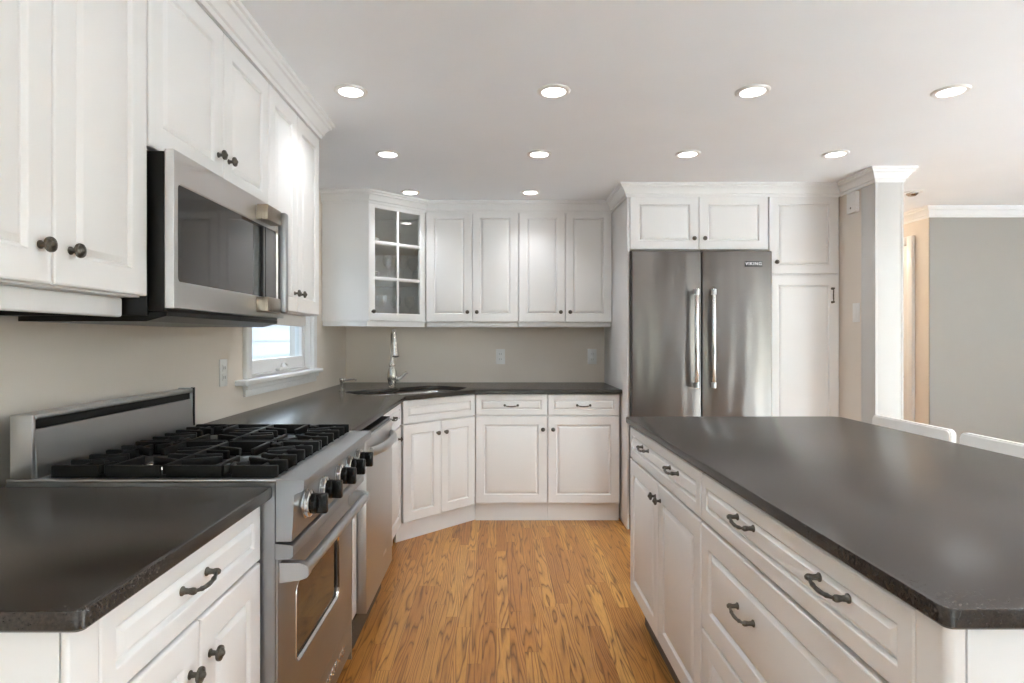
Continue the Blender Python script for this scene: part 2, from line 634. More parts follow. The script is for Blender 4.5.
def add_front(root, kind, x0, x1, z0, z1, hw=(), y=0.0):
    g = 0.0016
    f = panel_front(x1 - x0 - 2 * g, z1 - z0 - 2 * g).build(kind, 'cab', root, (x0 + g, y, z0 + g), smooth=20)
    for h in hw:
        lx, lz = h[1] - x0 - g, h[2] - z0 - g
        if h[0] == 'knob':
            place('knob', KNOB, f, (lx, -0.021, lz))
        else:
            place('pull', PULL, f, (lx, -0.021, lz), (0, pi / 2, 0) if h[0] == 'vpull' else (0, 0, 0))
    return f


def cabinet(name, label, loc, rz, w, d, z0, z1, fronts, group=None, toe=None, toe_mat='cab', toe_in=0.055, rail=None, cat='cabinet'):
    """loc = left end of the carcass front on the floor; local -y is the front"""
    root = thing(name, label, cat, loc, rz, group)
    t = 0.018
    mb = MB()
    mb.box((0.0005, 0.0, z0), (t, d, z1)); mb.box((w - t, 0.0, z0), (w - 0.0005, d, z1))
    mb.box((t, 0.0, z0), (w - t, d, z0 + t)); mb.box((t, 0.0, z1 - t), (w - t, d, z1))
    mb.box((t, d - 0.008, z0 + t), (w - t, d, z1 - t))
    mb.box((t, 0.0005, z0 + t), (w - t, 0.004, z1 - t))
    mb.build('carcass', 'cab', root, smooth=0)
    for f in fronts:
        add_front(root, f[0], *f[1:5], f[5] if len(f) > 5 else ())
    if toe is not None:
        MB().box((0.0005, toe_in, 0.0), (w - 0.0005, toe_in + 0.016, z0 - 0.0005), 0.002).build('toe_kick', toe_mat, root, smooth=0)
    if rail is not None:
        MB().box((rail[0], rail[1], rail[2]), (rail[3], rail[1] + 0.02, z0 - 0.0005), 0.006, 3).build('light_rail', 'cab', root)
    return root


# ================================================================== setting
WX, BY, CZ = -1.21, 4.80, 2.29          # left wall, back wall, ceiling
PX0, PX1 = 2.283, 2.446                 # pier wall between kitchen and hall
GY = 4.65                               # grey wall plane
HX = 3.36                               # right side of the hall
RX, NY, FY = 5.4, -4.6, 7.2             # right wall, wall behind, far end of the hall

struct(MB().box((WX - 0.2, NY - 0.2, -0.1), (RX + 0.2, FY + 0.2, 0.0)).build('floor', 'floor', smooth=0), 'oak strip floor')
struct(MB().box((WX - 0.2, NY - 0.2, CZ), (RX + 0.2, FY + 0.2, CZ + 0.1)).build('ceiling', 'ceiling', smooth=0), 'white ceiling')
WIN = (2.915, 3.905, 1.070, 2.06)          # window opening: y0, y1, z0, z1
WB = [(0.4, 2.1, 0.04, 2.18)]
WL = (-4.00, -1.80, 0.95, 2.18)
WR = [(-2.2, 0.7, 0.04, 2.18)]
lw = MB()
lw.box((WX - 0.14, NY - 0.2, 0), (WX, WL[0], CZ)); lw.box((WX - 0.14, WL[1], 0), (WX, WIN[0], CZ)); lw.box((WX - 0.14, WL[0], WL[3]), (WX, WL[1], CZ)); lw.box((WX - 0.14, WL[0], 0), (WX, WL[1], WL[2])); lw.box((WX - 0.14, WIN[1], 0), (WX, BY + 0.12, CZ))
lw.box((WX - 0.14, WIN[0], 0), (WX, WIN[1], WIN[2])); lw.box((WX - 0.14, WIN[0], WIN[3]), (WX, WIN[1], CZ))
struct(lw.build('wall_left', 'wall', smooth=0))
struct(MB().box((WX, BY, 0), (PX0, BY + 0.12, CZ)).build('wall_back', 'wall', smooth=0))
struct(MB().box((PX0, 3.744, 0), (PX1, FY, CZ)).build('wall_pier', 'wall', smooth=0))
struct(MB().box((HX, GY, 0), (HX + 0.12, FY, CZ)).build('wall_hall', 'wall', smooth=0))
struct(MB().box((HX + 0.0005, GY - 0.012, 0), (RX, GY, CZ)).build('wall_right_back', 'greywall', smooth=0))
struct(MB().box((PX1, FY, 0), (HX, FY + 0.12, CZ)).build('wall_hall_end', 'wall', smooth=0))


def wall_with_holes(name, axis, at, thick, lo, hi, holes, mat):
    mb = MB()
    cur = lo
    def bx(a, b, z0, z1):
        if axis == 'y':
            mb.box((a, at, z0), (b, at + thick, z1))
        else:
            mb.box((at, a, z0), (at + thick, b, z1))
    for a, b, z0, z1 in holes:
        bx(cur, a, 0, CZ); bx(a, b, 0, z0); bx(a, b, z1, CZ); cur = b
    bx(cur, hi, 0, CZ)
    return struct(mb.build(name, mat, smooth=0))


wall_with_holes('wall_behind', 'y', NY - 0.12, 0.12, WX, RX, WB, 'greywall')
wall_with_holes('wall_right', 'x', RX, 0.12, NY - 0.12, GY, WR, 'ceiling')


def plain_window(name, axis, at, a, b, z0, z1):
    f = MB()
    def bx(mb, u0, u1, w0, w1, d0, d1):
        if axis == 'y':
            mb.box((u0, at + d0, w0), (u1, at + d1, w1))
        else:
            mb.box((at + d0, u0, w0), (at + d1, u1, w1))
    t = 0.06
    for (u0, u1, w0, w1) in ((a, a + t, z0, z1), (b - t, b, z0, z1), (a + t, b - t, z0, z0 + t), (a + t, b - t, z1 - t, z1),
                             ((a + b) / 2 - 0.03, (a + b) / 2 + 0.03, z0 + t, z1 - t), (a + t, (a + b) / 2 - 0.03, (z0 + z1) / 2 - 0.02, (z0 + z1) / 2 + 0.02),
                             ((a + b) / 2 + 0.03, b - t, (z0 + z1) / 2 - 0.02, (z0 + z1) / 2 + 0.02)):
        bx(f, u0, u1, w0, w1, 0.03, 0.08)
    o = struct(f.build(name, 'trim', smooth=0))
    g = MB()
    bx(g, a + t, b - t, z0 + t, z1 - t, 0.052, 0.056)
    g.build('pane', 'glass', o, smooth=0)


plain_window('window_added_right', 'x', RX, *WR[0])  # unseen glass doors, added to bring sun in from the right
plain_window('window_added_behind', 'y', NY - 0.12, *WB[0])  # rear glass doors out of view, added as a daylight source
plain_window('window_added_left', 'x', WX - 0.12, *WL)  # window behind the camera, added for light from the left

# square column on the end of the pier
cm = MB()
cm.box((PX0 - 0.001, 3.60, 0), (PX1, 3.7435, CZ), 0.004, 2)
cm.box((PX0 - 0.005, 3.597, 0), (PX0 + 0.012, 3.615, 2.21), 0.003, 2)
cm.box((PX1 - 0.012, 3.597, 0), (PX1 + 0.004, 3.615, 2.21), 0.003, 2)
struct(cm.build('column', 'column', smooth=30))

# crown mouldings
CP = [(0.0, 2.206), (0.008, 2.206), (0.010, 2.222), (0.018, 2.226), (0.022, 2.240), (0.036, 2.258), (0.044, 2.262), (0.046, 2.274), (0.055, 2.278),
      (0.057, CZ - 0.0005), (0.0, CZ - 0.0005)]
UXF = -0.835      # face plane of left wall cabinets (door front)
UYF = 4.473       # face plane of back wall cabinets
FRF = 3.963       # face of the refrigerator surround
DGA, DGB = (-0.885, 4.140), (-0.530, 4.473)
# travel so that "right of travel" points into the room
struct(sweep(CP, [(UXF, 0.62), (UXF, 2.822), (WX, 2.822)]).build('trim_1', 'trim', smooth=25))
struct(sweep(CP, [(WX, 4.135), (DGA[0], 4.135), (DGB[0] + 0.003, UYF), (0.865, UYF), (0.865, FRF), (PX0, FRF), (PX0, 3.60), (PX1, 3.60), (PX1, 7.1)]).build('trim_2', 'trim', smooth=25))
struct(sweep(CP, [(HX, 7.1), (HX, GY - 0.012), (RX, GY - 0.012)]).build('trim_3', 'trim', smooth=25))
# flat fascia between cabinet tops and crown
fb = MB()
fb.box((UXF - 0.019, 0.62, 2.207), (UXF - 0.002, 2.82, CZ - 0.001))
struct(fb.build('trim_4', 'trim', smooth=0))
struct(MB().box((0.866, FRF + 0.002, 2.222), (PX0, FRF + 0.018, CZ - 0.001)).build('trim_5', 'trim', smooth=0))
BB = [(0, 0), (0.014, 0), (0.014, 0.09), (0.008, 0.105), (0, 0.11)]
struct(sweep(BB, [(HX, 4.79), (HX, GY - 0.012), (RX, GY - 0.012)]).build('baseboard_right', 'trim', smooth=25))
struct(sweep(BB, [(PX0, FRF - 0.03), (PX0, 3.60), (PX1, 3.60), (PX1, 7.1)]).build('baseboard_pier', 'trim', smooth=25))

# hall door with casing
dr = MB().box((HX - 0.02, 4.872, 0.005), (HX - 0.002, 5.68, 2.02), 0.003)
for (a, b, c, d) in ((4.98, 5.24, 0.25, 0.95), (5.31, 5.57, 0.25, 0.95), (4.98, 5.24, 1.08, 1.90), (5.31, 5.57, 1.08, 1.90)):
    dr.box((HX - 0.025, a, c), (HX - 0.018, b, d), 0.003)
door1 = struct(dr.build('door_1', 'trim', smooth=0))
MB().lathe([(0.026, 0), (0.026, 0.006), (0.012, 0.010), (0.011, 0.030), (0.026, 0.040), (0.029, 0.052), (0.022, 0.064), (0.004, 0.068)], 20,
           Matrix.Rotation(-pi / 2, 4, 'Y')).build('door_knob', 'black', door1, (HX - 0.02, 4.93, 0.955))
ca = MB()
ca.box((HX - 0.026, 4.797, 0), (HX - 0.001, 4.866, 2.095), 0.005)
ca.box((HX - 0.026, 5.686, 0), (HX - 0.001, 5.755, 2.095), 0.005)
ca.box((HX - 0.026, 4.866, 2.026), (HX - 0.001, 5.686, 2.095), 0.005)
struct(ca.build('trim_6', 'trim', smooth=30))

# kitchen window
y0, y1, z0, z1 = WIN
wf = MB()
wf.box((WX - 0.10, y0 + 0.001, z0), (WX - 0.0, y0 + 0.018, z1)); wf.box((WX - 0.10, y1 - 0.018, z0), (WX, y1 - 0.001, z1))
wf.box((WX - 0.10, y0 + 0.018, z1 - 0.018), (WX, y1 - 0.018, z1)); wf.box((WX - 0.10, y0 + 0.018, z0 - 0.0), (WX - 0.02, y1 - 0.018, z0 + 0.012))
win = struct(wf.build('window_1', 'trim', smooth=0))
cs = MB()
cs.box((WX - 0.002, y0 - 0.065, z0), (WX + 0.020, y0 + 0.004, z1 + 0.07), 0.005)
cs.box((WX - 0.002, y1 - 0.004, z0), (WX + 0.020, y1 + 0.065, z1 + 0.07), 0.005)
cs.box((WX - 0.002, y0 + 0.004, z1 - 0.004), (WX + 0.020, y1 - 0.004, z1 + 0.07), 0.005)
cs.build('window_casing', 'trim', win)
MB().box((WX - 0.10, y0 - 0.15, z0 - 0.026), (WX + 0.055, y1 + 0.09, z0 + 0.0), 0.007, 3).build('window_sill', 'trim', win)
ap = MB().box((WX + 0.001, y0 - 0.075, z0 - 0.052), (WX + 0.030, y1 + 0.075, z0 - 0.027), 0.006)
ap.box((WX + 0.001, y0 - 0.065, z0 - 0.085), (WX + 0.016, y1 + 0.065, z0 - 0.050), 0.004)
ap.build('window_apron', 'trim', win)
sx0, sx1 = WX - 0.075, WX - 0.035
sa = MB()
st = 0.052
sa.box((sx0, y0 + 0.020, z0 + 0.013), (sx1, y0 + 0.020 + st, z1 - 0.02), 0.004); sa.box((sx0, y1 - 0.020 - st, z0 + 0.013), (sx1, y1 - 0.020, z1 - 0.02), 0.004)
sa.box((sx0, y0 + 0.020 + st, z0 + 0.013), (sx1, y1 - 0.020 - st, z0 + 0.085), 0.004); sa.box((sx0, y0 + 0.020 + st, z1 - 0.075), (sx1, y1 - 0.020 - st, z1 - 0.02), 0.004)
sash = sa.build('sash', 'trim', win)
MB().box((WX - 0.057, y0 + 0.072, z0 + 0.085), (WX - 0.053, y1 - 0.072, z1 - 0.075)).build('pane', 'glass', sash, smooth=0)
ck = MB().box((WX - 0.034, 3.36, z0 + 0.013), (WX - 0.006, 3.49, z0 + 0.030), 0.006)
ck.tube([(WX - 0.018, 3.42, z0 + 0.03), (WX - 0.016, 3.425, z0 + 0.05), (WX - 0.014, 3.46, z0 + 0.058), (WX - 0.014, 3.50, z0 + 0.045)], [0.008, 0.007, 0.006, 0.008], 10)
ck.build('window_crank', 'white_plastic', win)
lk = MB().box((WX - 0.034, 3.840, 1.30), (WX - 0.022, 3.857, 1.40), 0.004)
lk.tube([(WX - 0.024, 3.848, 1.35), (WX - 0.010, 3.845, 1.36), (WX - 0.006, 3.843, 1.40)], [0.006, 0.006, 0.004], 8)
lk.build('window_latch', 'white_plastic', win)

struct(MB().box((WX - 0.14, NY - 0.12, CZ + 0.1005), (RX + 0.12, FY + 0.12, 6.2)).build('wall_added_storey', 'siding', smooth=0))  # unseen storey, added to keep sun off the neighbour's siding
# outside: neighbour's clapboard wall and the ground
nb = MB()
zc = -0.4
while zc < 4.6:
    nb.prism([(-3.30, zc), (-3.17, zc), (-3.195, zc + 0.215), (-3.30, zc + 0.215)], 0.2, 15.9, 'y')
    zc += 0.205
struct(nb.build('wall_neighbour', 'siding', smooth=0), 'white clapboard wall outside the window')
struct(MB().prism([(-14, -14), (14, -14), (14, 16), (-1.3, 16), (-1.3, 0.2), (-14, 0.2)], -0.5, -0.4, 'z').build('ground', 'earth', smooth=0))
struct(MB().box((-14, 0.201, -0.5), (-1.301, 16, -0.4)).build('path', 'path', smooth=0))  # unseen alley strip, made dark so the siding gets less bounced light

rug = MB().box((-1.0, -4.5, 0.0005), (2.7, -1.75, 0.014), 0.005).build('bounce_rug', 'rug')  # out of view, added to bounce sunlight onto the ceiling
rug2 = MB().box((3.1, -1.7, 0.0005), (5.2, 2.5, 0.014), 0.005).build('bounce_rug', 'rug')  # second unseen reflector rug, added for ceiling light from the right
tag(rug2, 'added pale rug bouncing sunlight on the dining side by the right glass doors', 'rug')
tag(rug, 'added pale rug bouncing sunlight by the glass doors behind the camera', 'rug')

# ================================================================== left run
CT0, CT1 = 0.8865, 0.915        # worktop bottom and top
R90 = pi / 2
BF = -0.555 + -0.021           # carcass front plane of near base cabinet (door face at -0.555)

cabinet('base_cabinet', 'white base cabinet with drawer and two doors at near side of the range', (-0.576, 0.79, 0), R90, 0.622, 0.60, 0.12, 0.885,
        [('drawer', 0.045, 0.620, 0.742, 0.882, [('pull', 0.31, 0.818)]),
         ('door', 0.045, 0.331, 0.13, 0.738, [('knob', 0.292, 0.655)]),
         ('door', 0.331, 0.620, 0.13, 0.738, [('knob', 0.368, 0.655)])], toe=True)
near_base = bpy.data.objects['base_cabinet']
MB().prism(fillet([(-0.016, -0.0205), (0.044, -0.0205), (0.044, -0.0005), (0.0, -0.0005), (0.0, -0.0125), (-0.016, -0.0125)], [0.006, 0, 0, 0, 0, 0], 6), 0.12, 0.885, 'z').build('corner_post', 'cab', near_base)
MB().box((-0.016, -0.0095, 0.0), (-0.0005, 0.60, 0.885), 0.001).build('end_panel', 'cab', near_base)

slab(fillet([(WX + 0.002, 0.763), (-0.529, 0.763), (-0.529, 1.412), (WX + 0.002, 1.412)], [0, 0.014, 0.003, 0]), CT0, CT1).build('countertop', 'granite')
tag(bpy.data.objects['countertop'], 'dark stone countertop on the cabinet at near side of the range', 'countertop')

# ---- range
RY0, RY1 = 1.419, 2.180
rg = thing('range_cooker', 'stainless steel gas range with black grates and five knobs', 'range', (-0.84, (RY0 + RY1) / 2, 0))
RO = Vector((-0.84, (RY0 + RY1) / 2, 0))


def loc_mb(): return MB()


def rb(mb, name, mat, parent=rg, **k):
    """build with vertices given in world space, under a parent at RO"""
    mb.v = [tuple(Vector(p) - RO) for p in mb.v]
    return mb.build(name, mat, parent, **k)


body = MB().box((-1.165, RY0, 0.10), (-0.545, RY0 + 0.012, 0.922)).box((-1.165, RY1 - 0.012, 0.10), (-0.545, RY1, 0.922)).box((-1.165, RY0 + 0.012, 0.10), (-1.15, RY1 - 0.012, 0.90))
body.box((-0.60, RY0 + 0.012, 0.10), (-0.566, RY1 - 0.012, 0.90)).box((-1.15, RY0 + 0.012, 0.10), (-0.60, RY1 - 0.012, 0.115))
body.box((-0.545, RY0, 0.10), (-0.5265, RY0 + 0.010, 0.922)).box((-0.545, RY1 - 0.010, 0.10), (-0.5265, RY1, 0.922))
rb(body, 'body', 'steel', smooth=0)
for lx in (-1.10, -0.60):
    for ly in (RY0 + 0.06, RY1 - 0.06):
        rb(MB().lathe([(0.022, 0.0), (0.022, 0.012), (0.014, 0.016), (0.014, 0.10)], 14, Matrix.Translation((lx, ly, 0))), 'leg', 'black')
ct = MB().box((-1.165, RY0, 0.9225), (-0.524, RY0 + 0.022, 0.929), 0.002).box((-1.165, RY1 - 0.022, 0.9225), (-0.524, RY1, 0.929), 0.002)
ct.box((-1.098, RY0 + 0.022, 0.9225), (-1.085, RY1 - 0.022, 0.929)).box((-0.535, RY0 + 0.022, 0.9225), (-0.524, RY1 - 0.022, 0.929))
rb(ct, 'cooktop_rim', 'steel_top')
rb(MB().box((-1.085, RY0 + 0.0225, 0.905), (-0.5355, RY1 - 0.0225, 0.917), 0.002), 'cooktop_pan', 'black')
# backguard
bgd = MB().box((-1.155, RY0, 0.9295), (-1.102, RY0 + 0.012, 1.082), 0.002).box((-1.155, RY1 - 0.012, 0.9295), (-1.100, RY1, 1.086), 0.002)
bgd.box((-1.155, RY0 + 0.012, 1.070), (-1.101, RY1 - 0.012, 1.082), 0.002)
bgd.prism([(-1.112, 0.9295), (-1.098, 0.9295), (-1.104, 1.046), (-1.112, 1.046)], RY0 + 0.012, RY1 - 0.012, 'y')
bgd.box((-1.155, RY0 + 0.012, 0.9295), (-1.148, RY1 - 0.012, 1.070))
bg_o = rb(bgd, 'backguard', 'steel_top')
rb(MB().box((-1.130, RY0 + 0.0125, 1.0465), (-1.112, RY1 - 0.0125, 1.0695)), 'vent_slot', 'black', bg_o, smooth=0)
rb(MB().box((-1.108, RY1 - 0.0118, 0.95), (-1.0985, RY1 - 0.0005, 1.087)), 'end_cap', 'black', bg_o, smooth=0)
# control panel
pp = fillet([(-0.5235, 0.782), (-0.486, 0.782), (-0.480, 0.893), (-0.458, 0.903), (-0.456, 0.929), (-0.5235, 0.929)], [0, 0.002, 0.004, 0.006, 0.004, 0], 4)
cp = rb(MB().prism(pp, RY0, RY1, 'y'), 'control_panel', 'steel', smooth=25)
lip = fillet([(-0.5260, 0.738), (-0.490, 0.740), (-0.484, 0.746), (-0.484, 0.772), (-0.5260, 0.776)], [0, 0.002, 0.002, 0.006, 0], 3)
rb(MB().prism(lip, RY0 + 0.002, RY1 - 0.002, 'y'), 'door_lip', 'steel', smooth=25)
RYm = Matrix.Rotation(pi / 2, 4, 'Y')
for ky in (1.497, 1.640, 1.800, 1.925, 2.045):
    T = Matrix.Translation((-0.4805, ky, 0.852)) @ RYm
    kb = rb(MB().lathe([(0.033, 0.0), (0.035, 0.002), (0.035, 0.006), (0.031, 0.008), (0.031, 0.011), (0.033, 0.012), (0.033, 0.016), (0.029, 0.019), (0.022, 0.0195)], 28, T), 'bezel', 'chrome')
    kn = MB().lathe([(0.0225, 0.0200), (0.0255, 0.0215), (0.0255, 0.030), (0.021, 0.034), (0.006, 0.0345)], 24, T)
    kn.box((-0.0245, -0.0095, 0.030), (0.0245, 0.0095, 0.058), 0.004, 2, T)
    kn_o = rb(kn, 'control_knob', 'plastic_black', kb)
# oven door
DW0, DW1 = RY0 + 0.011, RY1 - 0.011
dpoly_out = [(DW0, 0.252), (DW1, 0.252), (DW1, 0.735), (DW0, 0.735)]
dwin = fillet([(1.560, 0.412), (1.985, 0.412), (1.985, 0.625), (1.560, 0.625)], 0.030, 6)
dm = slab([(a, b) for a, b in dpoly_out], 0.0, 0.036, hole=dwin, ease=0.003)
Tdoor = Matrix(((0, 0, 1, -0.5585), (1, 0, 0, 0), (0, 1, 0, 0), (0, 0, 0, 1)))
dm.v = [tuple(Tdoor @ Vector(p)) for p in dm.v]
dob = rb(dm, 'oven_door', 'steel')
gw = MB().prism(dwin, 0.0, 0.010, 'z'); gw.v = [tuple(Tdoor @ (Vector(p) + Vector((0, 0, 0.018)))) for p in gw.v]
rb(gw, 'window', 'dark_glass', dob)
fr = MB()
for i in range(len(dwin)):
    pass
inn = offset(dwin, 0.006)
frv = [(-0.5245, a, b) for a, b in dwin] + [(-0.5215, a, b) for a, b in offset(dwin, 0.001)] + [(-0.5280, a, b) for a, b in inn]
nn = len(dwin)
frf = []
for k in range(2):
    for i in range(nn):
        frf.append((k * nn + i, k * nn + (i + 1) % nn, (k + 1) * nn + (i + 1) % nn, (k + 1) * nn + i))
for i in range(nn):
    frf.append((2 * nn + i, 2 * nn + (i + 1) % nn, (i + 1) % nn, i))
rb(MB().add(frv, frf), 'window_frame', 'chrome', dob)
hd = MB()
hy0, hy1 = RY0 + 0.030, RY1 - 0.060
for hy in (hy0, hy1):
    hd.prism(fillet([(-0.522, 0.676), (-0.474, 0.682), (-0.452, 0.690), (-0.452, 0.716), (-0.474, 0.724), (-0.522, 0.724)], [0, 0.004, 0.01, 0.01, 0.006, 0], 4), hy - 0.011, hy + 0.011, 'y')
hd.tube([(-0.466, hy0 + 0.011, 0.703), (-0.466, hy1 - 0.011, 0.703)], 0.0145, 18)
rb(hd, 'handle', 'steel_top', dob)
kp = MB().box((-0.557, RY0 + 0.011, 0.130), (-0.527, RY1 - 0.011, 0.246), 0.003)
kpo = rb(kp, 'kick_panel', 'steel')


def text_obj(txt, size, parent, loc, rot, mat, extrude=0.0006, sx=1.0, name='lettering'):
    c = bpy.data.curves.new(name, 'FONT')
    c.body = txt
    c.size = size
    c.extrude = extrude
    c.align_x = 'CENTER'; c.align_y = 'CENTER'
    c.space_character = 1.15
    tmp = bpy.data.objects.new(name, c)
    COL.objects.link(tmp)
    bpy.context.view_layer.update()
    me = bpy.data.meshes.new_from_object(tmp.evaluated_get(bpy.context.evaluated_depsgraph_get()))
    bpy.data.objects.remove(tmp)
    bpy.data.curves.remove(c)
    me.materials.clear()
    me.materials.append(M[mat])
    o = bpy.data.objects.new(name, me)
    COL.objects.link(o)
    o.parent = parent
    o.location = loc
    o.rotation_euler = rot
    o.scale = (sx, 1, 1)
    return o


text_obj('VIKING', 0.045, kpo, Vector((-0.526, 1.95, 0.190)) - RO, (pi / 2, 0, pi / 2), 'chrome', sx=1.5)

# grates and burners
def grate(ya, yb):
    mb = MB()
    x0g, x1g = -1.078, -0.530
    zt, zb_ = 0.957, 0.934
    def bar(xa, ya_, xb, yb_, w=0.012, zt_=zt, zlo=zb_):
        a, b = Vector((xa, ya_)), Vector((xb, yb_))
        d = (b - a)
        ln = d.length
        T = Matrix.Translation((xa, ya_, 0)) @ Matrix.Rotation(math.atan2(d.y, d.x), 4, 'Z')
        mb.box((0, -w / 2, zlo), (ln, w / 2, zt_), 0.003, 2, T)
    yc = (ya + yb) / 2
    w = yb - ya
    ys = [ya + 0.008 + (w - 0.016) * k / 5 for k in range(6)]
    cx_f, cx_b, xm = -0.680, -0.930, -0.805
    # side rails, broken between the burners as the cast frame is
    for yy in (ys[0], ys[5]):
        bar(x0g, yy, -0.965, yy, zlo=0.9175); bar(-0.945, yy, -0.815, yy, zlo=0.925); bar(-0.800, yy, -0.665, yy, zlo=0.925); bar(-0.640, yy, x1g, yy, zlo=0.9175)
        sgn = 1 if yy == ys[0] else -1
        bar(-0.665, yy, -0.625, yy + sgn * 0.060); bar(-0.945, yy, -0.985, yy + sgn * 0.060)
        bar(-0.640, yy, -0.655, yy + sgn * 0.05); bar(-0.965, yy, -0.955, yy + sgn * 0.05)
    # fingers from the front and from the back, converging on each burner
    for k in range(1, 5):
        tgt = yc + (ys[k] - yc) * 0.55
        reach = 0.075 if k in (2, 3) else 0.052
        bar(x1g, ys[k], x1g - 0.05, ys[k], zlo=0.9175); bar(x1g - 0.048, ys[k], cx_f + reach * 0.7, tgt)
        bar(x0g, ys[k], x0g + 0.05, ys[k], zlo=0.9175); bar(x0g + 0.048, ys[k], cx_b - reach * 0.7, tgt)
        bar(xm, ys[k], cx_f - reach * 0.7, tgt); bar(xm, ys[k], cx_b + reach * 0.7, tgt)
    bar(xm, ys[0], xm, ys[5], 0.014)
    for cx in (cx_f, cx_b):
        for s1 in (-1, 1):
            bar(cx, yc + s1 * (w / 2 - 0.01), cx, yc + s1 * 0.045)
    # tie bars just behind the finger tips
    bar(x1g - 0.05, ys[0], x1g - 0.05, ys[5], 0.012, 0.950); bar(x0g + 0.05, ys[0], x0g + 0.05, ys[5], 0.012, 0.950)
    return mb


YM = (RY0 + RY1) / 2
for ya, yb in ((RY0 + 0.024, YM - 0.003), (YM + 0.003, RY1 - 0.024)):
    rb(grate(ya, yb), 'grate', 'iron', smooth=25)
    for cx in (-0.680, -0.930):
        T = Matrix.Translation((cx, (ya + yb) / 2, 0.9172))
        bo = rb(MB().lathe([(0.062, 0), (0.058, 0.006), (0.046, 0.010), (0.044, 0.016)], 28, T), 'burner', 'steel_sink')
        rb(MB().lathe([(0.046, 0.0162), (0.047, 0.018), (0.045, 0.022), (0.030, 0.0235), (0.002, 0.024)], 28, T), 'burner_cap', 'burner', bo)

# ---- narrow cabinet between range and dishwasher
cabinet('base_cabinet', 'narrow white base cabinet squeezed between range and dishwasher', (-0.589, 2.186, 0), R90, 0.246, 0.585, 0.145, 0.885,
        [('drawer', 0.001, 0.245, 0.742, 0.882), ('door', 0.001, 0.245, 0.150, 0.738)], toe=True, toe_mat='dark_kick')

# ---- dishwasher
dwt = thing('dishwasher', 'stainless steel dishwasher with curved pocket handle', 'dishwasher', (-0.53, 2.437, 0), R90)
MB().box((0.003, 0.062, 0.11), (0.597, 0.60, 0.872)).build('tub', 'steel', dwt, smooth=0)
dd = MB().box((0.003, 0.0, 0.140), (0.597, 0.060, 0.855), 0.004).build('door', 'steel_dw', dwt)
hp, hr = [], []
for k in range(15):
    t = -1 + k / 7
    hp.append((0.30 + t * 0.245, -0.006 - 0.036 * (1 - abs(t) ** 3.0), 0.792)); hr.append(0.016)
hmb = MB().tube(hp, hr, 12)
hmb.v = [(x, y, 0.792 + (z - 0.792) * 1.25) for x, y, z in hmb.v]
hmb.build('handle', 'steel_top', dd)
MB().box((0.003, 0.012, 0.857), (0.597, 0.060, 0.872)).build('top_strip', 'black', dwt, smooth=0)  # black strip between door top and countertop
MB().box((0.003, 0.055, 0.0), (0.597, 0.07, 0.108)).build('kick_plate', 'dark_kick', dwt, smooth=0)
MB().box((0.36, -0.0022, 0.245), (0.43, -0.0002, 0.262), 0.0008).build('badge', 'letter', dd)

# ---- narrow cabinet between dishwasher and corner
cabinet('base_cabinet', 'narrow white base cabinet with one knob between dishwasher and corner sink', (-0.606, 3.045, 0), R90, 0.62, 0.575, 0.12, 0.885,
        [('drawer', 0.001, 0.619, 0.735, 0.882, [('pull', 0.30, 0.815)]), ('door', 0.001, 0.619, 0.125, 0.731, [('knob', 0.52, 0.665)])], toe=True, toe_in=0.03)

# ---- diagonal sink base
R45 = pi / 4
dn = Vector((0.7071, -0.7071))          # outward normal of the diagonal
A = Vector((-0.578, 3.690)); Bp = Vector((-0.145, 4.123))
wd = (Bp - A).length
Ac = A - dn * 0.021
sb = thing('corner_sink_cabinet', 'white corner sink base cabinet set diagonally below the sink', 'cabinet', (Ac.x, Ac.y, 0), R45)
MB().prism([(0.001, 0.0), (wd - 0.001, 0.0), (wd - 0.02, 0.02), (0.02, 0.02)], 0.12, 0.885, 'z').build('carcass', 'cab', sb, smooth=0)
add_front(sb, 'false_drawer', 0.002, wd - 0.002, 0.735, 0.882)
add_front(sb, 'door', 0.002, wd / 2, 0.122, 0.731, [('knob', wd / 2 - 0.033, 0.655)])
add_front(sb, 'door', wd / 2, wd - 0.002, 0.122, 0.731, [('knob', wd / 2 + 0.033, 0.655)])
MB().prism([(-0.02, 0.024), (wd + 0.042, 0.024), (wd + 0.012, 0.04), (-0.02, 0.04)], 0.0, 0.119, 'z').build('toe_kick', 'cab', sb, smooth=0)

# ---- back wall base cabinets (carcass front at 4.15, door face at 4.13)
for (xa, xb, lab, kx) in ((-0.148, 0.352, 'white base cabinet with drawer beside the diagonal sink cabinet', 0.468),
                          (0.352, 0.852, 'white base cabinet with drawer beside the refrigerator panel', 0.038)):
    w = xb - xa
    cabinet('base_cabinet', lab, (xa, 4.150, 0), 0, w, 0.63, 0.12, 0.885,
            [('drawer', 0.001, w - 0.001, 0.735, 0.882, [('pull', 0.25, 0.805)]), ('door', 0.001, w - 0.001, 0.126, 0.731, [('knob', kx, 0.64)])],
            toe=True, toe_in=0.014, group='back wall base cabinets')

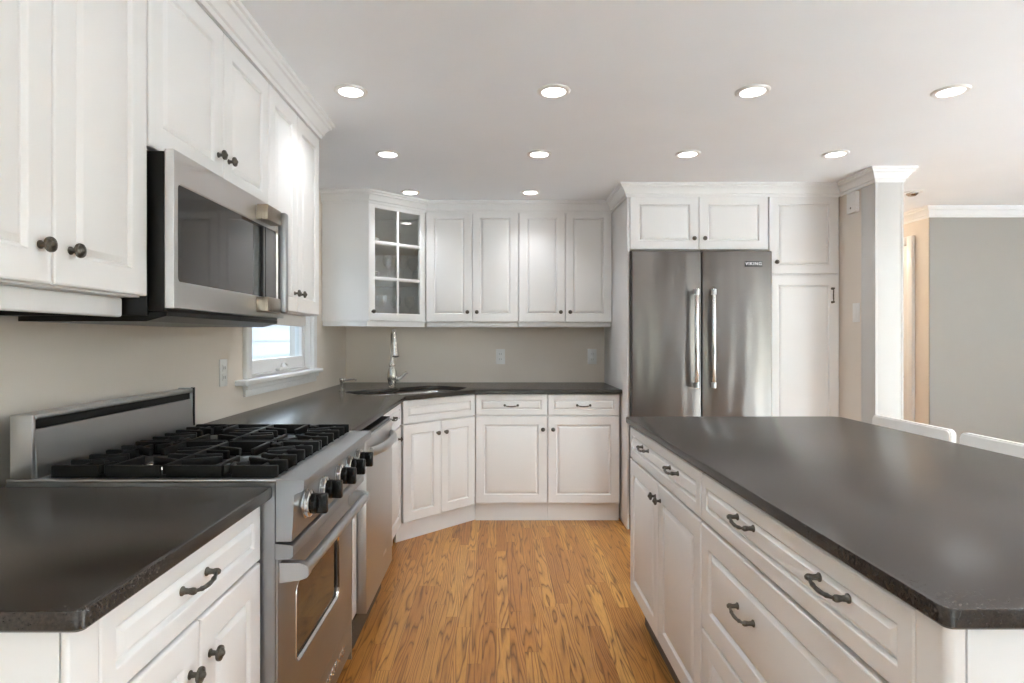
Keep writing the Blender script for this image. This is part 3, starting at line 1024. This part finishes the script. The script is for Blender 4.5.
# ---- corner worktop with sink cut-out
sc_c = Vector((-0.618, 4.075))
def sink_pt(u, v): return (sc_c.x + (u + v) * 0.7071, sc_c.y + (u - v) * 0.7071)   # u along the diagonal, v towards the room
sink_raw = [(-0.42, 0.13), (-0.38, -0.195), (0.39, -0.195), (0.46, 0.13), (0.24, 0.262), (-0.20, 0.262)]
sink_loc = fillet(sink_raw[::-1], [0.10, 0.10, 0.09, 0.10, 0.10, 0.09], 6)
def ccw(p):
    a = sum(p[i - 1][0] * p[i][1] - p[i][0] * p[i - 1][1] for i in range(len(p)))
    return p if a > 0 else p[::-1]
sink_hole = ccw([sink_pt(u, v) for u, v in sink_loc])
wt = [(WX + 0.002, 2.188), (-0.552, 2.188), (-0.556, 3.655), (-0.140, 4.100), (0.8635, 4.100), (0.8635, BY - 0.001), (WX + 0.002, BY - 0.001)]
wtop = slab(ccw(fillet(wt, [0, 0.003, 0.02, 0.02, 0.003, 0, 0])), CT0, CT1, hole=sink_hole).build('countertop', 'granite')
tag(wtop, 'dark stone corner countertop running from the range past the sink to the refrigerator', 'countertop')

# sink: two bowls below the cut-out
snk = thing('sink', 'stainless steel double bowl sink set under the corner countertop', 'sink', (sc_c.x, sc_c.y, 0.70), R45)
# local frame: x = u, y = -v


def bowl(poly, depth, name):
    poly = ccw(poly)
    mb = MB()
    rings = [(-0.035, 0.1775), (0.004, 0.1775), (0.008, 0.170), (0.012, 0.04), (0.022, 0.012), (0.045, 0.004), (0.06, 0.003)]
    vs, fs = [], []
    n = len(poly)
    for d, z in rings:
        vs += [(x, y, z) for x, y in (offset(poly, d) if d > 0 else offset(poly, d * 0.3))]
    for i in range(len(rings) - 1):
        for k in range(n):
            fs.append((i * n + k, i * n + (k + 1) % n, (i + 1) * n + (k + 1) % n, (i + 1) * n + k))
    fs.append(tuple((len(rings) - 1) * n + k for k in range(n)))
    mb.add(vs, fs)
    o = mb.build(name, 'steel_sink', snk, smooth=40)
    o.modifiers.new('thick', 'SOLIDIFY').thickness = 0.002
    return o


b1 = bowl(fillet([(-0.41, -0.125), (-0.02, -0.245), (-0.02, 0.19), (-0.37, 0.19)], [0.08, 0.06, 0.05, 0.08], 5), 0.17, 'bowl')
b2 = bowl(fillet([(0.02, -0.245), (0.45, -0.125), (0.39, 0.19), (0.02, 0.19)], [0.06, 0.08, 0.08, 0.05], 5), 0.17, 'bowl')
for o_, dx in ((b1, -0.20), (b2, 0.20)):
    MB().lathe([(0.042, 0), (0.042, 0.003), (0.030, 0.004), (0.028, 0.001), (0.004, 0.001)], 20).build('drain', 'chrome', o_, (dx, 0.0, 0.006))

# faucet
fx, fy = -0.748, 4.285
fa = thing('kitchen_faucet', 'brushed nickel gooseneck pull-down faucet behind the corner sink', 'faucet', (fx, fy, CT1))
MB().lathe([(0.027, 0.0), (0.027, 0.006), (0.021, 0.012), (0.021, 0.024), (0.027, 0.034), (0.034, 0.064), (0.035, 0.090), (0.029, 0.122), (0.019, 0.150), (0.023, 0.158), (0.023, 0.168), (0.015, 0.178), (0.0135, 0.20)], 24).build('body', 'nickel', fa)
sp_pts, sp_r = [], []
dirv = Vector((0.30, -1.0)).normalized()
Rg = 0.085
for k in range(4):
    sp_pts.append((0, 0, 0.195 + 0.035 * k)); sp_r.append(0.0135)
for k in range(1, 13):
    a = pi * k / 12 * 0.94
    o_ = Rg * (1 - cos(a)); z_ = 0.312 + Rg * 1.1 * sin(a)
    sp_pts.append((dirv.x * o_, dirv.y * o_, z_)); sp_r.append(0.0145)
MB().tube(sp_pts, sp_r, 14).build('spout', 'nickel', fa)
e = Vector(sp_pts[-1]); e2 = (e - Vector(sp_pts[-2])).normalized()
hs = [e + e2 * t for t in (0.0, 0.012, 0.016, 0.05, 0.085, 0.105, 0.108)]
MB().tube(hs, [0.0155, 0.0155, 0.018, 0.0185, 0.0245, 0.0255, 0.020], 16).build('spray_head', 'nickel', fa)
MB().tube([(0.024, 0, 0.062), (0.048, -0.004, 0.062), (0.056, -0.006, 0.066), (0.085, -0.012, 0.090), (0.108, -0.016, 0.112)], [0.017, 0.016, 0.012, 0.009, 0.011], 12).build('lever', 'nickel', fa)

# soap dispenser
sd = thing('soap_dispenser', 'small brushed nickel soap dispenser on countertop left of the sink', 'soap dispenser', (-1.035, 4.00, CT1))
MB().lathe([(0.018, 0), (0.018, 0.005), (0.012, 0.008), (0.011, 0.060), (0.014, 0.066), (0.017, 0.078), (0.015, 0.084), (0.002, 0.086)], 20).build('pump', 'nickel', sd)
MB().tube([(0.010, 0, 0.072), (0.040, -0.004, 0.076), (0.085, -0.010, 0.079), (0.100, -0.012, 0.074)], [0.006, 0.006, 0.005, 0.004], 10).build('nozzle', 'nickel', sd)

# ================================================================== wall cabinets, left
UB, UT = 1.362, 2.207
UC = UXF - 0.021
cabinet('wall_cabinet', 'white two-door wall cabinet over the near counter, nearest the camera', (UC, 0.822, 0), R90, 0.612, 0.352, UB, UT,
        [('door', 0.001, 0.305, UB + 0.002, UT - 0.002, [('knob', 0.272, UB + 0.074)]),
         ('door', 0.305, 0.611, UB + 0.002, UT - 0.002, [('knob', 0.350, UB + 0.074)])], rail=(0.001, 0.035, UB - 0.047, 0.604), group='left wall cabinets')
cabinet('wall_cabinet', 'short white two-door wall cabinet directly over the microwave', (UC, 1.436, 0), R90, 0.760, 0.352, 1.725, UT,
        [('door', 0.001, 0.395, 1.727, UT - 0.002, [('knob', 0.358, 1.815)]), ('door', 0.395, 0.759, 1.727, UT - 0.002, [('knob', 0.428, 1.815)])], group='left wall cabinets')
cabinet('wall_cabinet', 'tall white two-door wall cabinet between microwave and window', (UC, 2.198, 0), R90, 0.622, 0.352, UB + 0.008, UT,
        [('door', 0.001, 0.312, UB + 0.010, UT - 0.002, [('knob', 0.276, UB + 0.090)]), ('door', 0.312, 0.621, UB + 0.010, UT - 0.002, [('knob', 0.348, UB + 0.090)])],
        rail=(0.006, 0.035, UB - 0.042, 0.600), group='left wall cabinets')

# ---- microwave
MY0, MY1, MZ0, MZ1 = 1.440, 2.192, 1.338, 1.722
mw = thing('microwave', 'stainless steel over-the-range microwave with dark window', 'microwave', (-1.0, 1.816, 1.30))
MO = Vector((-1.0, 1.816, 1.30))


def mbld(mb, name, mat, parent=mw, off=MO, **k):
    mb.v = [tuple(Vector(p) - off) for p in mb.v]
    return mb.build(name, mat, parent, **k)


mbld(MB().box((WX + 0.004, MY0 + 0.002, 1.320), (-0.843, MY1 - 0.002, MZ1 - 0.002), 0.003).box((-0.842, MY0 + 0.004, 1.330), (-0.802, MY1 - 0.004, MZ1 - 0.004), 0.003), 'body', 'black')
mbld(MB().prism([(WX + 0.05, 1.318), (-0.80, 1.330), (-0.80, 1.319), (-0.85, 1.306), (WX + 0.05, 1.306)], MY0 + 0.01, MY1 - 0.01, 'y'), 'vent_panel', 'black', smooth=0)
MD1 = 2.186
mdp = [(MY0 + 0.001, MZ0), (MD1, MZ0), (MD1, MZ1), (MY0 + 0.001, MZ1)]
mwin = fillet([(1.462, 1.404), (2.120, 1.404), (2.120, 1.642), (1.462, 1.642)], 0.012, 5)
mm = slab(mdp, 0.0, 0.024, hole=mwin, ease=0.0025)
Tm = Matrix(((0, 0, 1, -0.8015), (1, 0, 0, 0), (0, 1, 0, 0), (0, 0, 0, 1)))
mm.v = [tuple(Tm @ Vector(p)) for p in mm.v]
mdo = mbld(mm, 'door', 'steel_bright')
mg = MB().prism(mwin, 0.008, 0.0205, 'z'); mg.v = [tuple(Tm @ Vector(p)) for p in mg.v]
mbld(mg, 'window', 'mw_glass', mdo)
for za, zb2 in ((1.650, 1.700), (1.350, 1.400)):
    mbld(MB().box((-0.777, 1.930, za), (-0.738, 2.052, zb2), 0.004), 'handle_bracket', 'steel_warm', mdo)
mbld(MB().box((-0.752, 2.053, 1.352), (-0.724, 2.086, 1.698), 0.008, 3), 'handle_bar', 'steel', mdo)
mbld(MB().box((-0.7805, 2.020, 1.404), (-0.7798, 2.0225, 1.642)), 'door_seam', 'black', mdo, smooth=0)

# ================================================================== corner glass cabinet
GB, GT = 1.388, 2.234
gc = thing('glass_cabinet', 'white diagonal corner wall cabinet with six-pane glass door', 'cabinet', (-0.86, 4.47, GB))
GO = Vector((-0.86, 4.47, GB))


def gb(mb, name, mat, parent=gc, **k):
    mb.v = [tuple(Vector(p) - GO) for p in mb.v]
    return mb.build(name, mat, parent, **k)


di = Vector((-0.7071, 0.7071)) * 0.022
pA, pB = (DGA[0], DGA[1]), DGB
inner = [(WX + 0.003, 4.156), (DGA[0] + di.x, 4.156), (DGB[0] - 0.018, DGB[1] + 0.018), (DGB[0] - 0.018, BY - 0.012), (WX + 0.003, BY - 0.012)]
full = [(WX + 0.002, 4.140), (DGA[0] + 0.001, 4.140), (DGA[0] + di.x + 0.016, DGA[1] + di.y + 0.016), (DGB[0] + di.x, DGB[1] + di.y), (DGB[0] - 0.001, UYF + 0.022), (DGB[0] - 0.001, BY - 0.002), (WX + 0.002, BY - 0.002)]
cmb = MB()
cmb.prism(full, GB, GB + 0.018, 'z'); cmb.prism(full, GT - 0.018, GT, 'z')
cmb.box((WX + 0.002, 4.140, GB + 0.018), (DGA[0] + di.x + 0.014, 4.156, GT - 0.018))
cmb.box((DGB[0] - 0.018, UYF + 0.030, GB + 0.018), (DGB[0] - 0.001, BY - 0.002, GT - 0.018))
cmb.box((WX + 0.002, BY - 0.012, GB + 0.018), (DGB[0] - 0.018, BY - 0.002, GT - 0.018)); cmb.box((WX + 0.002, 4.156, GB + 0.018), (WX + 0.010, BY - 0.012, GT - 0.018))
gb(cmb, 'carcass', 'cab', smooth=0)
SH = [1.689, 1.941]
shp = [(WX + 0.011, 4.158), (DGA[0] + di.x - 0.012, 4.158), (DGB[0] - 0.032, DGB[1] + 0.026), (DGB[0] - 0.019, BY - 0.013), (WX + 0.011, BY - 0.013)]
for z in SH:
    gb(MB().prism(shp, z - 0.009, z + 0.009, 'z'), 'shelf', 'inside', smooth=0)
gl_len = (Vector(DGB) - Vector(DGA)).length
gdir = (Vector(DGB) - Vector(DGA)).normalized()
ga = math.atan2(gdir.y, gdir.x)
gn = Vector((gdir.y, -gdir.x))
o0 = Vector(DGA) - gn * 0.0205 - Vector((GO.x, GO.y))
hz = GT - GB - 0.004
fm = slab([(0.003, 0.002), (gl_len - 0.003, 0.002), (gl_len - 0.003, hz), (0.003, hz)], 0.0, 0.020, hole=[(0.052, 0.056), (gl_len - 0.052, 0.056), (gl_len - 0.052, hz - 0.052), (0.052, hz - 0.052)], ease=0.003)
Tg = Matrix(((1, 0, 0, 0), (0, 0, -1, 0), (0, 1, 0, 0), (0, 0, 0, 1)))
fm.v = [tuple(Tg @ Vector(p)) for p in fm.v]
for z in SH:
    fm.box((0.052, -0.019, z - GB - 0.010), (gl_len - 0.052, -0.003, z - GB + 0.010), 0.003)
fm.box((gl_len / 2 - 0.009, -0.018, 0.056), (gl_len / 2 + 0.009, -0.003, hz - 0.052), 0.003)
gdoor = fm.build('door', 'cab', gc, (o0.x, o0.y, 0.002), (0, 0, ga))
MB().box((0.050, -0.0024, 0.054), (gl_len - 0.050, -0.0004, hz - 0.050)).build('pane', 'cab_glass', gdoor, smooth=0)
place('knob', KNOB, gdoor, (0.030, -0.020, 0.065))
gb(MB().prism([(WX + 0.003, 4.150), (DGA[0] - 0.014, 4.150), (DGB[0] - 0.012, DGB[1] + 0.024), (DGB[0] - 0.026, DGB[1] + 0.032), (DGA[0] - 0.022, 4.166), (WX + 0.003, 4.166)], GB - 0.036, GB - 0.0005, 'z'), 'light_rail', 'cab', smooth=0)

# things in the glass cabinet
def plate_mesh(r):
    return MB().lathe([(r * 0.55, 0), (r * 0.6, 0.002), (r, 0.016), (r * 0.99, 0.019), (r * 0.62, 0.006), (0.004, 0.0055)], 32).mesh('plate', 'china')


PL = plate_mesh(0.105)
for k, (z, lab) in enumerate(((SH[1] + 0.0092, 'white plate on the top shelf of the glass cabinet, bottom of its pile'), (SH[1] + 0.0217, 'white plate on the top shelf of the glass cabinet, upper of its pile'),
                 (SH[0] + 0.0092, 'white plate on the middle shelf of the glass cabinet, bottom of its pile'), (SH[0] + 0.0217, 'white plate on the middle shelf of the glass cabinet, second in its pile'),
                 (SH[0] + 0.0342, 'white plate on the middle shelf of the glass cabinet, topmost of its pile'))):
    o = place('plate', PL, None, (-0.945, 4.285, z))
    tag(o, lab, 'plate', 'plates in the glass cabinet')
GM = MB().lathe([(0.033, 0), (0.033, 0.002), (0.005, 0.006), (0.004, 0.075), (0.010, 0.085), (0.030, 0.105), (0.038, 0.135), (0.034, 0.180), (0.0325, 0.180), (0.0365, 0.135), (0.0285, 0.107), (0.002, 0.090)], 24).mesh('wine_glass', 'cup_glass')
for zi, spots, lab in ((SH[0], [(-0.80, 4.40), (-0.70, 4.48), (-0.64, 4.57), (-0.80, 4.56)], 'stemmed glass standing on the middle shelf of the corner glass cabinet'),
                       (GB + 0.009, [(-0.93, 4.32), (-0.84, 4.38), (-0.75, 4.45), (-0.66, 4.54), (-0.88, 4.50), (-0.78, 4.60)], 'stemmed glass standing on the bottom of the corner glass cabinet')):
    for (x, y) in spots:
        o = place('wine_glass', GM, None, (x, y, zi + 0.0093))
        tag(o, lab, 'glass', 'glasses in the corner cabinet')

# ================================================================== back wall cabinets
for (xa, xb, lab) in ((-0.529, 0.165, 'white two-door wall cabinet over back counter beside the glass cabinet'),
                      (0.165, 0.8645, 'white two-door wall cabinet over back counter beside the refrigerator panel')):
    w = xb - xa
    cabinet('wall_cabinet', lab, (xa, UYF + 0.021, 0), 0, w, 0.30, GB, GT,
            [('door', 0.001, w / 2, GB + 0.002, GT - 0.002, [('knob', w / 2 - 0.035, GB + 0.076)]), ('door', w / 2, w - 0.001, GB + 0.002, GT - 0.002, [('knob', w / 2 + 0.035, GB + 0.076)])],
            rail=(0.0005, 0.006, GB - 0.036, w - 0.0005), group='back wall cabinets')

# ---- refrigerator surround
pn = MB().box((0.866, FRF, 0.0), (0.881, BY - 0.002, 2.221), 0.002).build('side_panel', 'cab')
tag(pn, 'tall white panel standing between back counter and refrigerator', 'panel')
pn.name = 'tall_end_panel'
cabinet('wall_cabinet', 'short wide white cabinet with two doors above the refrigerator', (0.8825, FRF + 0.021, 0), 0, 0.9205, 0.70, 1.850, 2.221,
        [('door', 0.001, 0.4595, 1.853, 2.219, [('knob', 0.424, 1.928)]), ('door', 0.4595, 0.9195, 1.853, 2.219, [('knob', 0.494, 1.928)])])
cabinet('pantry_cabinet', 'tall white pantry cabinet right of the refrigerator with dark pull', (1.8045, FRF + 0.021, 0), 0, 0.477, 0.70, 0.115, 2.221,
        [('door', 0.001, 0.464, 1.693, 2.219, [('knob', 0.047, 1.772)]), ('door', 0.001, 0.464, 0.125, 1.683, [('vpull', 0.420, 1.552)])], toe=True)

# ---- refrigerator
FX0, FX1, FZ1 = 0.888, 1.800, 1.838
FD = 3.905
fc = (FX0 + FX1) / 2
fr_t = thing('refrigerator', 'large stainless steel side-by-side refrigerator with two long handles', 'refrigerator', (fc, FD, 0))
MB().box((FX0 - fc, 0.062, 0.09), (FX1 - fc - 0.004, 0.84, FZ1 - 0.006), 0.003).build('body', 'steel', fr_t)
MB().box((FX0 - fc + 0.01, 0.075, 0.012), (FX1 - fc - 0.01, 0.11, 0.088)).build('kick_grille', 'black', fr_t, smooth=0)
for lx in (-0.40, 0.40):
    for ly in (0.10, 0.78):
        MB().lathe([(0.02, 0), (0.02, 0.012), (0.012, 0.014), (0.012, 0.095)], 12).build('foot', 'black', fr_t, (lx, ly, 0))
SM = 1.341
for (xa, xb, hx) in ((FX0, SM - 0.003, 1.290), (SM + 0.003, FX1, 1.399)):
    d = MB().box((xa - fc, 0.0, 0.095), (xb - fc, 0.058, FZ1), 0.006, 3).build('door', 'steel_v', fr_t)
    hb = MB()
    for zz in (1.568, 0.968):
        hb.tube([(hx - fc, -0.0005, zz), (hx - fc, -0.052, zz)], 0.011, 14)
    hb.tube([(hx - fc, -0.058, 0.945), (hx - fc, -0.058, 0.950), (hx - fc, -0.058, 1.582), (hx - fc, -0.058, 1.587)], [0.012, 0.0145, 0.0145, 0.012], 18)
    hb.build('handle', 'chrome', d)
    for zz in (1.566, 0.966):
        MB().tube([(hx - fc, -0.058, zz - 0.018), (hx - fc, -0.058, zz + 0.018)], 0.0162, 18).build('handle_collar', 'steel_top', d)
bdg = MB().box((1.620 - fc, -0.0042, 1.735), (1.734 - fc, -0.0005, 1.772), 0.0015).build('badge', 'badge', d)
text_obj('VIKING', 0.030, bdg, (1.677 - fc, -0.0048, 1.7535), (pi / 2, 0, 0), 'letter', sx=0.98)

# ================================================================== island
IX, IXB = 0.590, 1.22
IYN, IYF = 0.800, 2.655
RM90 = -pi / 2
cabinet('island_cabinet', 'white island cabinet with wide drawer and two doors, far half of island', (IX + 0.021, IYF - 0.012, 0), RM90, IYF - 0.012 - 1.728, 0.60, 0.15, 0.885,
        [('drawer', 0.001, 0.914, 0.742, 0.882, [('pull', 0.277, 0.828), ('pull', 0.657, 0.826)]),
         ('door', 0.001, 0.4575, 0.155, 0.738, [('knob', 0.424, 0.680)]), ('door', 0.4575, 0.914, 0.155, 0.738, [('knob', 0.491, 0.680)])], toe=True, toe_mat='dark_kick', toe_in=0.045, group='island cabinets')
ic = cabinet('island_cabinet', 'white island cabinet with three wide drawers, near half of island', (IX + 0.021, 1.7275, 0), RM90, 0.9275, 0.60, 0.15, 0.885,
             [('drawer', 0.001, 0.885, 0.742, 0.882, [('pull', 0.310, 0.828), ('pull', 0.680, 0.828)]),
              ('drawer', 0.001, 0.885, 0.436, 0.736, [('pull', 0.310, 0.610), ('pull', 0.680, 0.610)]),
              ('drawer', 0.001, 0.885, 0.155, 0.432, [('pull', 0.310, 0.318), ('pull', 0.680, 0.318)])], toe=True, toe_mat='dark_kick', toe_in=0.045, group='island cabinets')
MB().prism(fillet([(0.886, -0.0205), (0.9445, -0.0205), (0.9445, 0.003), (0.928, 0.003), (0.928, -0.0005), (0.886, -0.0005)], [0, 0.012, 0, 0, 0, 0], 6), 0.15, 0.885, 'z').build('corner_post', 'cab', ic)
MB().box((0.928, 0.006, 0.0), (0.9445, 0.61, 0.885), 0.001).build('end_panel', 'cab', ic)
bk = MB().box((IX + 0.6225, IYN, 0.0), (IX + 0.645, IYF, 0.885), 0.003)
for k in range(3):
    ya = IYN + 0.06 + k * 0.60
    bk.box((IX + 0.6455, ya, 0.14), (IX + 0.655, ya + 0.52, 0.80), 0.004)
tag(bk.build('island_back_panel', 'cab'), 'white panelled back of the island facing the stools', 'panel')
isl = slab(ccw(fillet([(0.580, 0.771), (1.54, 0.771), (1.54, 2.66), (1.51, 2.69), (0.592, 2.69), (0.580, 2.678)], [0.014, 0.014, 0.01, 0.01, 0, 0], 6)), CT0, CT1).build('countertop', 'granite')
tag(isl, 'long dark stone countertop on top of the white island', 'countertop')


# ---- stools behind the island
def stool(cy, label):
    r = thing('counter_stool', label, 'stool', (1.47, cy, 0), 0, 'stools at the island')
    # back: gently curved panel with rounded corners, facing the island (-x)
    n, hw = 12, 0.228
    poly = fillet([(-hw, 0.70), (hw, 0.70), (hw, 0.932), (-hw, 0.932)], [0.02, 0.02, 0.022, 0.022], 6)
    mb = MB()
    cols = []
    bmx = bmesh.new()
    vs = [bmx.verts.new((0, y, z)) for y, z in poly]
    f = bmx.faces.new(vs)
    ext = bmesh.ops.extrude_face_region(bmx, geom=[f])
    for v in [g for g in ext['geom'] if isinstance(g, bmesh.types.BMVert)]:
        v.co.x += 0.026
    bmesh.ops.bevel(bmx, geom=[e_ for e_ in bmx.edges if len(e_.link_faces) == 2 and e_.calc_face_angle(0) > 1.0], offset=0.005, segments=2, affect='EDGES')
    for v in bmx.verts:
        v.co.x += 0.172 + (v.co.z - 0.70) * 0.03
    mb.from_bm(bmx)
    mb.build('backrest', 'stool', r)
    MB().box((-0.20, -0.21, 0.615), (0.17, 0.21, 0.650), 0.014, 3).build('seat', 'stool', r)
    for sx_, sy_ in ((-1, -1), (-1, 1), (1, -1), (1, 1)):
        MB().tube([(sx_ * 0.19, sy_ * 0.20, 0.0), (sx_ * 0.155, sy_ * 0.175, 0.616)], [0.015, 0.021], 12).build('leg', 'stool', r)
    for sy_ in (-1, 1):
        MB().tube([(0.150, sy_ * 0.185, 0.64), (0.185, sy_ * 0.195, 0.72)], 0.014, 10).build('back_post', 'stool', r)
        MB().tube([(-0.176, sy_ * 0.19, 0.25), (0.176, sy_ * 0.19, 0.25)], 0.011, 10).build('rung', 'stool', r)
    MB().tube([(-0.176, -0.19, 0.22), (-0.176, 0.19, 0.22)], 0.012, 10).build('footrest', 'stool', r)
    return r


stool(2.400, 'white counter stool at the island end next to the column')
stool(1.905, 'white counter stool at the island cut by the picture edge')

# ================================================================== small wall things
def outlet(loc, rz, label):
    r = thing('wall_outlet', label, 'outlet', loc, rz, 'wall outlets over the counters')
    MB().box((-0.036, -0.006, -0.060), (0.036, -0.0006, 0.060), 0.0025).build('cover_plate', 'white_plastic', r)
    for dz in (-0.021, 0.021):
        f = MB().box((-0.017, -0.0085, dz - 0.015), (0.017, -0.0062, dz + 0.015), 0.001).build('socket', 'white_plastic', r)
        MB().box((-0.0085, -0.0092, dz - 0.006), (-0.0060, -0.0086, dz + 0.007)).box((0.0060, -0.0092, dz - 0.006), (0.0085, -0.0092 + 0.0006, dz + 0.007)).build('slot', 'slot', f, smooth=0)
    return r


outlet((WX, 2.642, 1.114), R90, 'white wall outlet on left wall between range and window')
outlet((0.032, BY, 1.122), 0, 'white wall outlet on back wall nearer the faucet')
outlet((0.767, BY, 1.122), 0, 'white wall outlet on back wall nearer the refrigerator')
sw = thing('light_switch', 'white rocker light switch on the pier beside the pantry', 'switch', (PX0, 3.790, 1.43), -R90)
MB().box((-0.036, -0.006, -0.060), (0.036, -0.0006, 0.060), 0.0025).build('cover_plate', 'white_plastic', sw)
MB().box((-0.016, -0.010, -0.033), (0.016, -0.0062, 0.033), 0.002).build('rocker', 'white_plastic', sw)
chm = thing('door_chime', 'small white box high on the pier beside the pantry', 'door chime', (PX0, 3.805, 2.13), -R90)
MB().box((-0.048, -0.030, -0.066), (0.048, -0.0006, 0.066), 0.006).build('case', 'white_plastic', chm)
MB().lathe([(0.007, 0), (0.006, 0.002), (0.001, 0.0025)], 12, Rx(pi / 2)).build('button', 'slot', chm, (0.0, -0.0302, -0.035))

# ================================================================== ceiling lights
RING = MB().lathe([(0.0475, -0.001), (0.050, -0.0075), (0.063, -0.0075), (0.068, -0.004), (0.069, -0.0006), (0.0475, -0.0006)], 40, cap=False).mesh('trim_ring', 'white_plastic')
LENS = MB().lathe([(0.047, -0.0007), (0.047, -0.0035), (0.036, -0.0042), (0.002, -0.0046)], 36).mesh('lens', 'lens')


def downlight(x, y, label, w=DOWNLIGHT_W, col=(0.95, 0.97, 1.0)):
    r = thing('recessed_light', label, 'ceiling light', (x, y, CZ), 0, 'recessed ceiling lights')
    place('trim_ring', RING, r)
    place('lens', LENS, r)
    ld = bpy.data.lights.new('lamp', 'AREA')
    ld.shape = 'DISK'
    ld.size = 0.10
    ld.energy = w
    ld.color = col
    ld.spread = radians(115)
    lo = bpy.data.objects.new('lamp', ld)
    COL.objects.link(lo)
    lo.parent = r
    lo.location = (0, 0, -0.012)
    return r


XS = (-0.603, 0.237, 1.060, 1.880)
names4 = ('leftmost', 'second from left', 'third from left', 'rightmost')
for j, (yy, rowname, nx) in enumerate(((2.475, 'nearest row', 4), (3.315, 'middle row', 4), (4.180, 'back row', 2))):
    for i in range(nx):
        where = names4[i] if nx == 4 else ('by the glass cabinet', 'over the back counter')[i]
        downlight(XS[i], yy, 'lit round recessed ceiling light in the %s, %s' % (rowname, where))
for yy in (1.62, 0.77):
    for i in range(1, 4):
        downlight(XS[i], yy, 'lit recessed ceiling light in a row behind the camera view')
for x, y in ((3.9, 0.0), (3.9, 2.2)):
    downlight(x, y, 'lit recessed ceiling light over the dining side out of view')
eb = thing('eyeball_light', 'small tilted recessed light in the hall ceiling behind the column', 'ceiling light', (2.905, 4.18, CZ))
MB().lathe([(0.040, -0.001), (0.043, -0.010), (0.060, -0.009), (0.066, -0.0006), (0.040, -0.0006)], 32, cap=False).build('trim_ring', 'white_plastic', eb)
MB().lathe([(0.002, -0.030), (0.022, -0.028), (0.036, -0.016), (0.039, -0.0008)], 24).build('eyeball', 'nickel', eb)
hl = thing('hall_light', 'round ceiling light farther down the hallway', 'ceiling light', (2.90, 5.90, CZ))
MB().lathe([(0.002, -0.060), (0.08, -0.052), (0.12, -0.030), (0.13, -0.0006)], 32).build('shade', 'lens', hl)
hld = bpy.data.lights.new('lamp', 'POINT')
hld.energy = 16
hld.color = (1.0, 0.82, 0.60)
hld.shadow_soft_size = 0.1
hlo = bpy.data.objects.new('lamp', hld)
COL.objects.link(hlo)
hlo.parent = hl
hlo.location = (0, 0, -0.12)
